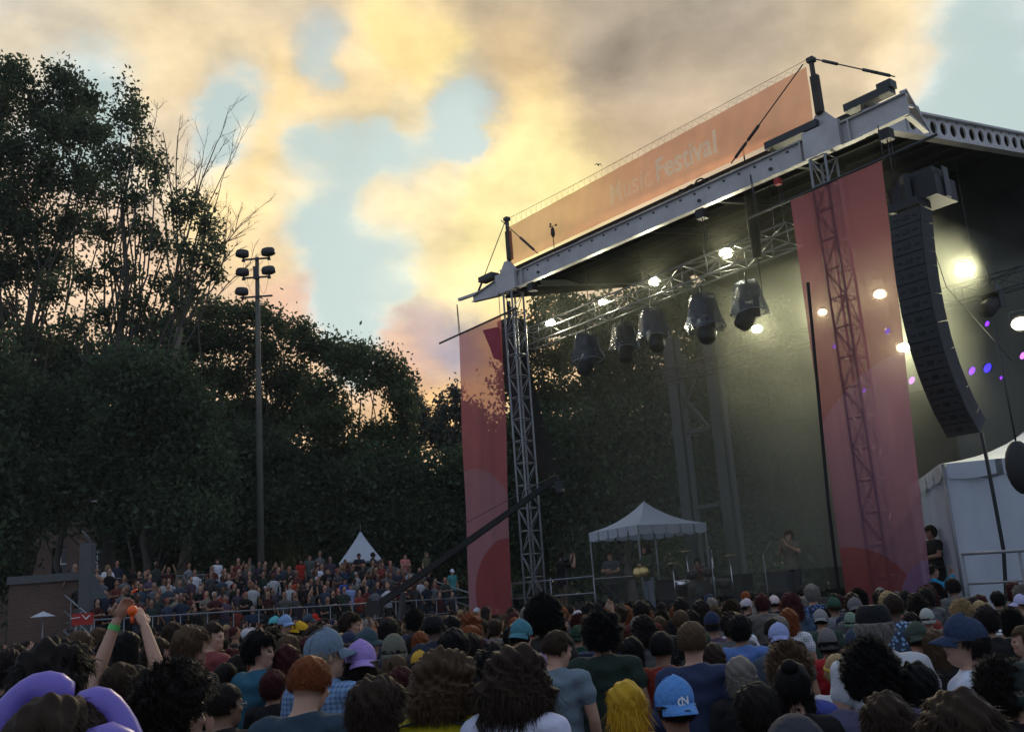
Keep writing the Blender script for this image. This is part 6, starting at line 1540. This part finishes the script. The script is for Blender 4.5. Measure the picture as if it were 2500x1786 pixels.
on_bleacher(800, 4.6, 1.8, 'person in a black t-shirt with a pale printed block, middle of the bleachers', face=BFACE, hair='short', hc='dark', skin='f', shirt=BLK, pose='down')
q = PLIST[-1]; bo = bpy.data.objects[-1] if False else None
pm = np.array([q[0], q[1], q[3]+1.27*q[2]/1.76]); fd = np.array([-math.sin(R(BFACE)), math.cos(R(BFACE)), 0]); 
last = [o for o in C.objects if o.name.startswith('person')][-1]
pb_ = MB().box((0,.150,1.29), (.21,.006,.10)).build('shirt_print', 'stone_cap'); pb_.parent = last
on_bleacher(776, 6.0, 1.72, 'person in a white t-shirt with arms stretched right on the bleachers', face=BFACE, hair='short', hc='dark', skin='m', shirt=(.7,.74,.86), pose='folded')
on_bleacher(855, 1.6, 1.60, 'person in a pale blue shirt low on the bleachers', face=BFACE, hair='short', hc='lbrown', skin='f', shirt=(.28,.36,.66))
on_bleacher(842, 2.6, 1.66, 'person in a strong blue shirt behind the pale blue one on the bleachers', face=BFACE, hair='short', hc='dark', skin='m', shirt=(.05,.09,.34))
on_bleacher(1106, 3.2, 1.72, 'person in a white cap and teal vest at the right end of the bleachers', face=BFACE, hair='short', hc='brown', skin='f', shirt=(.06,.26,.27), cap='cap', capc=(.72,.74,.85))
on_bleacher(712, 3.4, 1.66, 'person in an orange-red sleeveless top in the middle of the bleachers', face=BFACE, hair='long', hc='dark', skin='m', shirt=(.42,.06,.02), male=False, sleeve=0)

# ---- the rest of the standing crowd, individually
HANDXY = [(p[0], p[1]) for p in PLIST]
rr = random.Random(42)
pal = [BLK, BLK, NAVY, GRY, (.05,.05,.055), OLV, (.09,.02,.02), (.03,.05,.10), (.14,.13,.12), (.62,.64,.70), (.20,.21,.24), (.06,.10,.16), (.25,.05,.04), (.05,.08,.07), (.28,.25,.20), (.10,.07,.12)]
pnm = ['black','black','navy','grey','charcoal','olive','maroon','dark blue','taupe','white','light grey','steel blue','red','dark green','sand','plum']
hst = ['short','short','medium','medium','messy','curly','bob','long','long','wavy','bun','ponytail','puff','longcurly']
hcs = ['black','dark','dark','dark','brown','brown','lbrown','black','ginger','blond','maroon','grey']
hcn = dict(black='black', dark='dark', brown='brown', lbrown='light-brown', ginger='ginger', blond='blond', maroon='dark red', grey='grey', yellow='yellow', white='white')
hsn = dict(short='short hair', medium='thick hair', messy='tousled hair', curly='curly hair', bob='bobbed hair', long='long straight hair', wavy='long wavy hair', bun='hair in a bun', ponytail='ponytail', puff='round afro', longcurly='long curly hair', buzz='cropped hair')
cand = []
def stage_front_ok(x, y):
    s_ = (np.array([x,y,0])-SO)@SF; t_ = (np.array([x,y,0])-SO)@SB
    return not (t_ > -2.0 and s_ > -2.2)
D = 4.6
while D < 26:
    halfw = D*(1250/FPX)*1.06; step = .60 if D < 12 else .66
    x = -halfw+rr.uniform(0, step)
    while x < halfw:
        xx, yy = x+rr.uniform(-.13,.13), D+rr.uniform(-.13,.13)
        if stage_front_ok(xx, yy) and all((xx-a)**2+(yy-b_)**2 > .42**2 for a, b_ in HANDXY): cand.append((yy, xx))
        x += step*rr.uniform(.92,1.15)
    D += .62
cand.sort()
NIND = 300-len(PLIST)
placed = []
regions = [(0,180,'before the brick wall'),(180,420,'behind the raised arms'),(420,600,'below the left bleachers'),(600,760,'below the floodlight pole'),(760,960,'below the pointed marquee'),(960,1140,'left of the left banner'),
           (1140,1260,'before the left banner'),(1260,1420,'before the left tower'),(1420,1600,'before the canopy tent'),(1600,1760,'before the drum kit'),(1760,1940,'left of the right banner'),(1940,2120,'before the right banner, left half'),(2120,2300,'before the right banner, right half'),(2300,2600,'before the walled tent')]
rest = []
for (yy, xx) in cand:
    hgt = min(1.86, max(1.52, rr.gauss(1.68, .075)))
    tx, ty = proj((xx, yy, hgt+.03)); wp = .2*FPX/yy
    if tx < -40 or tx > 2540: continue
    bad = False
    for (hx, hy, hwp, hD) in HAND:
        if hD > yy+.1 and abs(tx-hx) < (wp+hwp)*.46 and ty < hy+hwp*1.0: bad = True; break
        if hD <= yy and abs(tx-hx) < hwp*.5 and ty < hy-2 and hwp > 50 and yy-hD < 3: hgt = min(hgt, 1.66)
    if bad:
        h2 = hgt
        continue
    if len(placed) < NIND: placed.append((yy, xx, hgt, tx, ty))
    else: rest.append((yy, xx, hgt))
cnt = {}
for (yy, xx, hgt, tx, ty) in placed:
    i = rr.randrange(len(pal)); st = rr.choice(hst); hc_ = rr.choice(hcs); male = st in ('short','medium','messy','curly','puff') and rr.random() < .8
    cap_ = None; capn = ''
    if rr.random() < .13:
        cap_ = rr.choice(['cap','cap','beanie']); cc = rr.choice([('navy',(.02,.03,.07)),('black',(.012,.012,.014)),('white',(.55,.55,.6)),('grey',(.13,.13,.14)),('red',(.3,.03,.03)),('green',(.03,.08,.05)),('pale blue',(.18,.28,.42))]); st = 'short'
    reg = next(n for a, b_, n in regions if a <= max(0, min(2599, tx)) < b_)
    key = (reg, hc_, st, pnm[i], cap_ and cc[0])
    row = 'near' if yy < 8 else ('middle' if yy < 12.5 else 'far')
    desc = (cc[0]+(' cap' if cap_ == 'cap' else ' knit cap') if cap_ else hcn[hc_]+' '+hsn[st])
    base = desc+', '+pnm[i]+' top, '+row+' crowd '+reg
    cnt.setdefault(base, []).append(tx)
    k = len(cnt[base])
    lab = base if k == 1 else base+', '+['second','third','fourth','fifth'][min(k,5)-2]+' back'
    ps = rr.choices(['down','folded','clap','upright','phone','upboth'], [60,12,8,2.0,1.5,.8])[0]
    if yy < 8 and ps in ('upboth','upright','phone'): ps = 'down'
    yw, pt_ = rr.choice([(0,0),(0,0),(25,0),(-30,0),(0,12)])
    po = person(xx, yy, hgt, hair=st, hc=hc_, skin=rr.choice('ffmmtd'), shirt=pal[i], sleeve=.5 if rr.random() < .7 else 1.6, pose=ps, yaw=yw, pitch=pt_, male=male, cap=cap_, capc=cc[1] if cap_ else (0,0,0), capflip=rr.random() < .3, label=lab, group='people standing in the crowd', vox=.012, weave=rr.choices([None,'fabric_plaid','fabric_stripe','fabric_print','fabric_blotch'], [66,10,9,8,7])[0])
    if ps == 'phone': hold_phone(po, 'phone held up by '+desc+', '+pnm[i]+' top, '+reg)

# ---- the far crowd and the packed bleachers: one mass, colours per part
def crowd_mass(items, seedv):
    r = random.Random(seedv); mb = MB(); cols = []
    def mark(c, n0): cols.extend([c]*(len(mb.F)-n0))
    for (x, y, h, z, f) in items:
        s_ = h/1.75; sk = SKINS[r.choice('ffmmmtd')]; hcx = HC[r.choice(hcs)]; c = r.choice(pal); c = tuple(.55*v+.12*sum(c)/3 for v in c) if r.random() < .85 else c; cf, sf = math.cos(R(f)), math.sin(R(f)); Q = np.array([[cf,-sf,0],[sf,cf,0],[0,0,1.0]])*s_; o_ = np.array([x,y,z])
        tr = r.choice([(.03,.035,.05),(.02,.02,.02),(.1,.09,.07),(.05,.06,.09)])
        n0 = len(mb.F); mb.loft([(.02,.10,.10,0,0),(.5,.12,.10,0,0),(.92,.16,.115,0,0)], 8, rot=Q, off=o_); mark(tr, n0)
        n0 = len(mb.F); w = r.uniform(.9,1.06); mb.loft([(.85,.17*w,.12,0,0),(1.1,.16*w,.12,0,0),(1.32,.215*w,.125,0,0),(1.41,.20*w,.11,0,0),(1.47,.09,.07,0,0)], 9, rot=Q, off=o_)
        ps = r.random()
        for q in (-1,1):
            sh = np.array([q*.2*w,0,1.38])
            if ps < .62: e = np.array([q*.25,-.01,1.12]); wr = np.array([q*.22,.12,.92])
            elif ps < .93: e = np.array([q*.26,.08,1.16]); wr = np.array([q*.05,.26,1.2])
            else: e = np.array([q*.28,.12,1.5]); wr = np.array([q*.15,.2,1.8])
            mb.tube([o_+Q@sh, o_+Q@(sh*.4+e*.6)], [.06*s_,.05*s_], 5)
            n1 = len(mb.F); mark(c, n0); n0 = n1
            mb.tube([o_+Q@(sh*.45+e*.55), o_+Q@e, o_+Q@wr], [.042*s_,.04*s_,.028*s_], 5); mb.ell(o_+Q@wr, (.035,.035,.045), nu=5, nv=4); mark(sk if r.random() < .8 else c, n0); n0 = len(mb.F)
        n0 = len(mb.F); mb.tube([o_+Q@np.array([0,0,1.44]), o_+Q@np.array([0,.01,1.56])], .055*s_, 6); mb.ell(o_+Q@np.array([0,.01,1.64]), (.078*s_,.095*s_,.118*s_), Q/s_, 9, 7); mb.ell(o_+Q@np.array([0,.105,1.63]), (.014,.02,.02), nu=5, nv=4); mark(sk, n0)
        n0 = len(mb.F); 
        if r.random() < .12: hcx = r.choice([(.5,.5,.56),(.02,.03,.07),(.012,.012,.014),(.3,.04,.03)])
        mb.ell(o_+Q@np.array([0,-.022,1.675]), (.088*s_,.098*s_,.095*s_), Q/s_, 9, 7)
        if r.random() < .35: mb.loft([(1.38,.07,.03,0,-.07),(1.5,.095,.06,0,-.055),(1.66,.088,.07,0,-.04)], 7, rot=Q, off=o_)
        mark(hcx, n0)
    me = bpy.data.meshes.new('crowd'); me.from_pydata(np.concatenate(mb.V).tolist(), [], mb.F)
    a = me.color_attributes.new('garment', 'FLOAT_COLOR', 'CORNER'); tot = np.empty(len(me.polygons), np.int32); me.polygons.foreach_get('loop_total', tot)
    cc = np.repeat(np.array([(*c, 1) for c in cols], np.float32), tot, axis=0); a.data.foreach_set('color', cc.ravel())
    me.polygons.foreach_set('use_smooth', np.ones(len(me.polygons), bool))
    m = bpy.data.materials.new('crowd_cloth'); m.use_nodes = True; T = NT(m.node_tree); m.node_tree.nodes.clear()
    at_ = T.n('ShaderNodeAttribute', attribute_name='garment').outputs['Color']; nz = T.n('ShaderNodeTexNoise', {'Vector': T.n('ShaderNodeTexCoord').outputs['Object'], 'Scale': 11.0, 'Detail': 3.0}).outputs['Fac']
    p = T.n('ShaderNodeBsdfPrincipled', {'Base Color': T.v('SCALE', at_, sc=T.m('MULTIPLY_ADD', T.m('SUBTRACT', nz, .5), 1.0, 1.0)), 'Roughness': .85, 'Specular IOR Level': .2}); T.L.new(p.outputs[0], T.n('ShaderNodeOutputMaterial').inputs[0])
    MATS['crowd_cloth'] = m; me.materials.append(m); return me
items = [(x, y, h, 0.0, math.degrees(math.atan2(FOCUS[1]-y, FOCUS[0]-x))-90+rr.uniform(-15,15)) for (y, x, h) in rest]
y = 26.0
while y < 33.5:
    x = -y*.56
    while x < -.5:
        if stage_front_ok(x, y) and ((np.array([x,y,0])-BL)@bn_ < -1.3): items.append((x+rr.uniform(-.1,.1), y+rr.uniform(-.1,.1), min(1.86,max(1.5,rr.gauss(1.68,.08))), 0.0, rr.uniform(-70,-20)))
        x += .62*rr.uniform(.9,1.2)
    y += .66
BX = [(p[0], p[1]) for p in PLIST if p[3] > 1.1]
for row in range(NR+1):
    a = .3
    while a < BLEN-.3:
        p = BP(a+rr.uniform(-.15,.15), row+.25+rr.uniform(-.12,.22))
        if rr.random() < (.97 if row < NR-1 else (.75 if row == NR-1 else .25)) and all((p[0]-q[0])**2+(p[1]-q[1])**2 > .34**2 for q in BX):
            seated = rr.random() < .22 and row < NR-1
            items.append((p[0], p[1], min(1.9,max(1.5,rr.gauss(1.69,.09))), rowz(row)-(.42 if seated else 0), BFACE+rr.uniform(-22,22)))
        a += .56*rr.choice([.8,.9,1.0,1.1,1.25,1.9])
me = crowd_mass(items, 9); tag(link('crowd', me), 'packed mass of far spectators on the bleachers and at the back of the crowd', kind='stuff')
print('PEOPLE', len(PLIST), 'hand', len(HAND), 'rest', len(items), 'cand', len(cand))

# ------------------------------------------------------------------ thin haze box added to lift the dark trees, standing in for lens glare
hm = bpy.data.materials.new('haze'); hm.use_nodes = True; T = NT(hm.node_tree); hm.node_tree.nodes.clear()
v = T.n('ShaderNodeVolumePrincipled', {'Color': (.93,.96,1.0,1), 'Density': .00032, 'Anisotropy': 0.0})
T.L.new(v.outputs[0], T.n('ShaderNodeOutputMaterial').inputs['Volume']); MATS['haze'] = hm
tag(MB().box((0, 135, 17.5), (480, 410, 37)).build('haze', 'haze'), 'thin haze added over the whole park to lift the dark trees', kind='stuff')
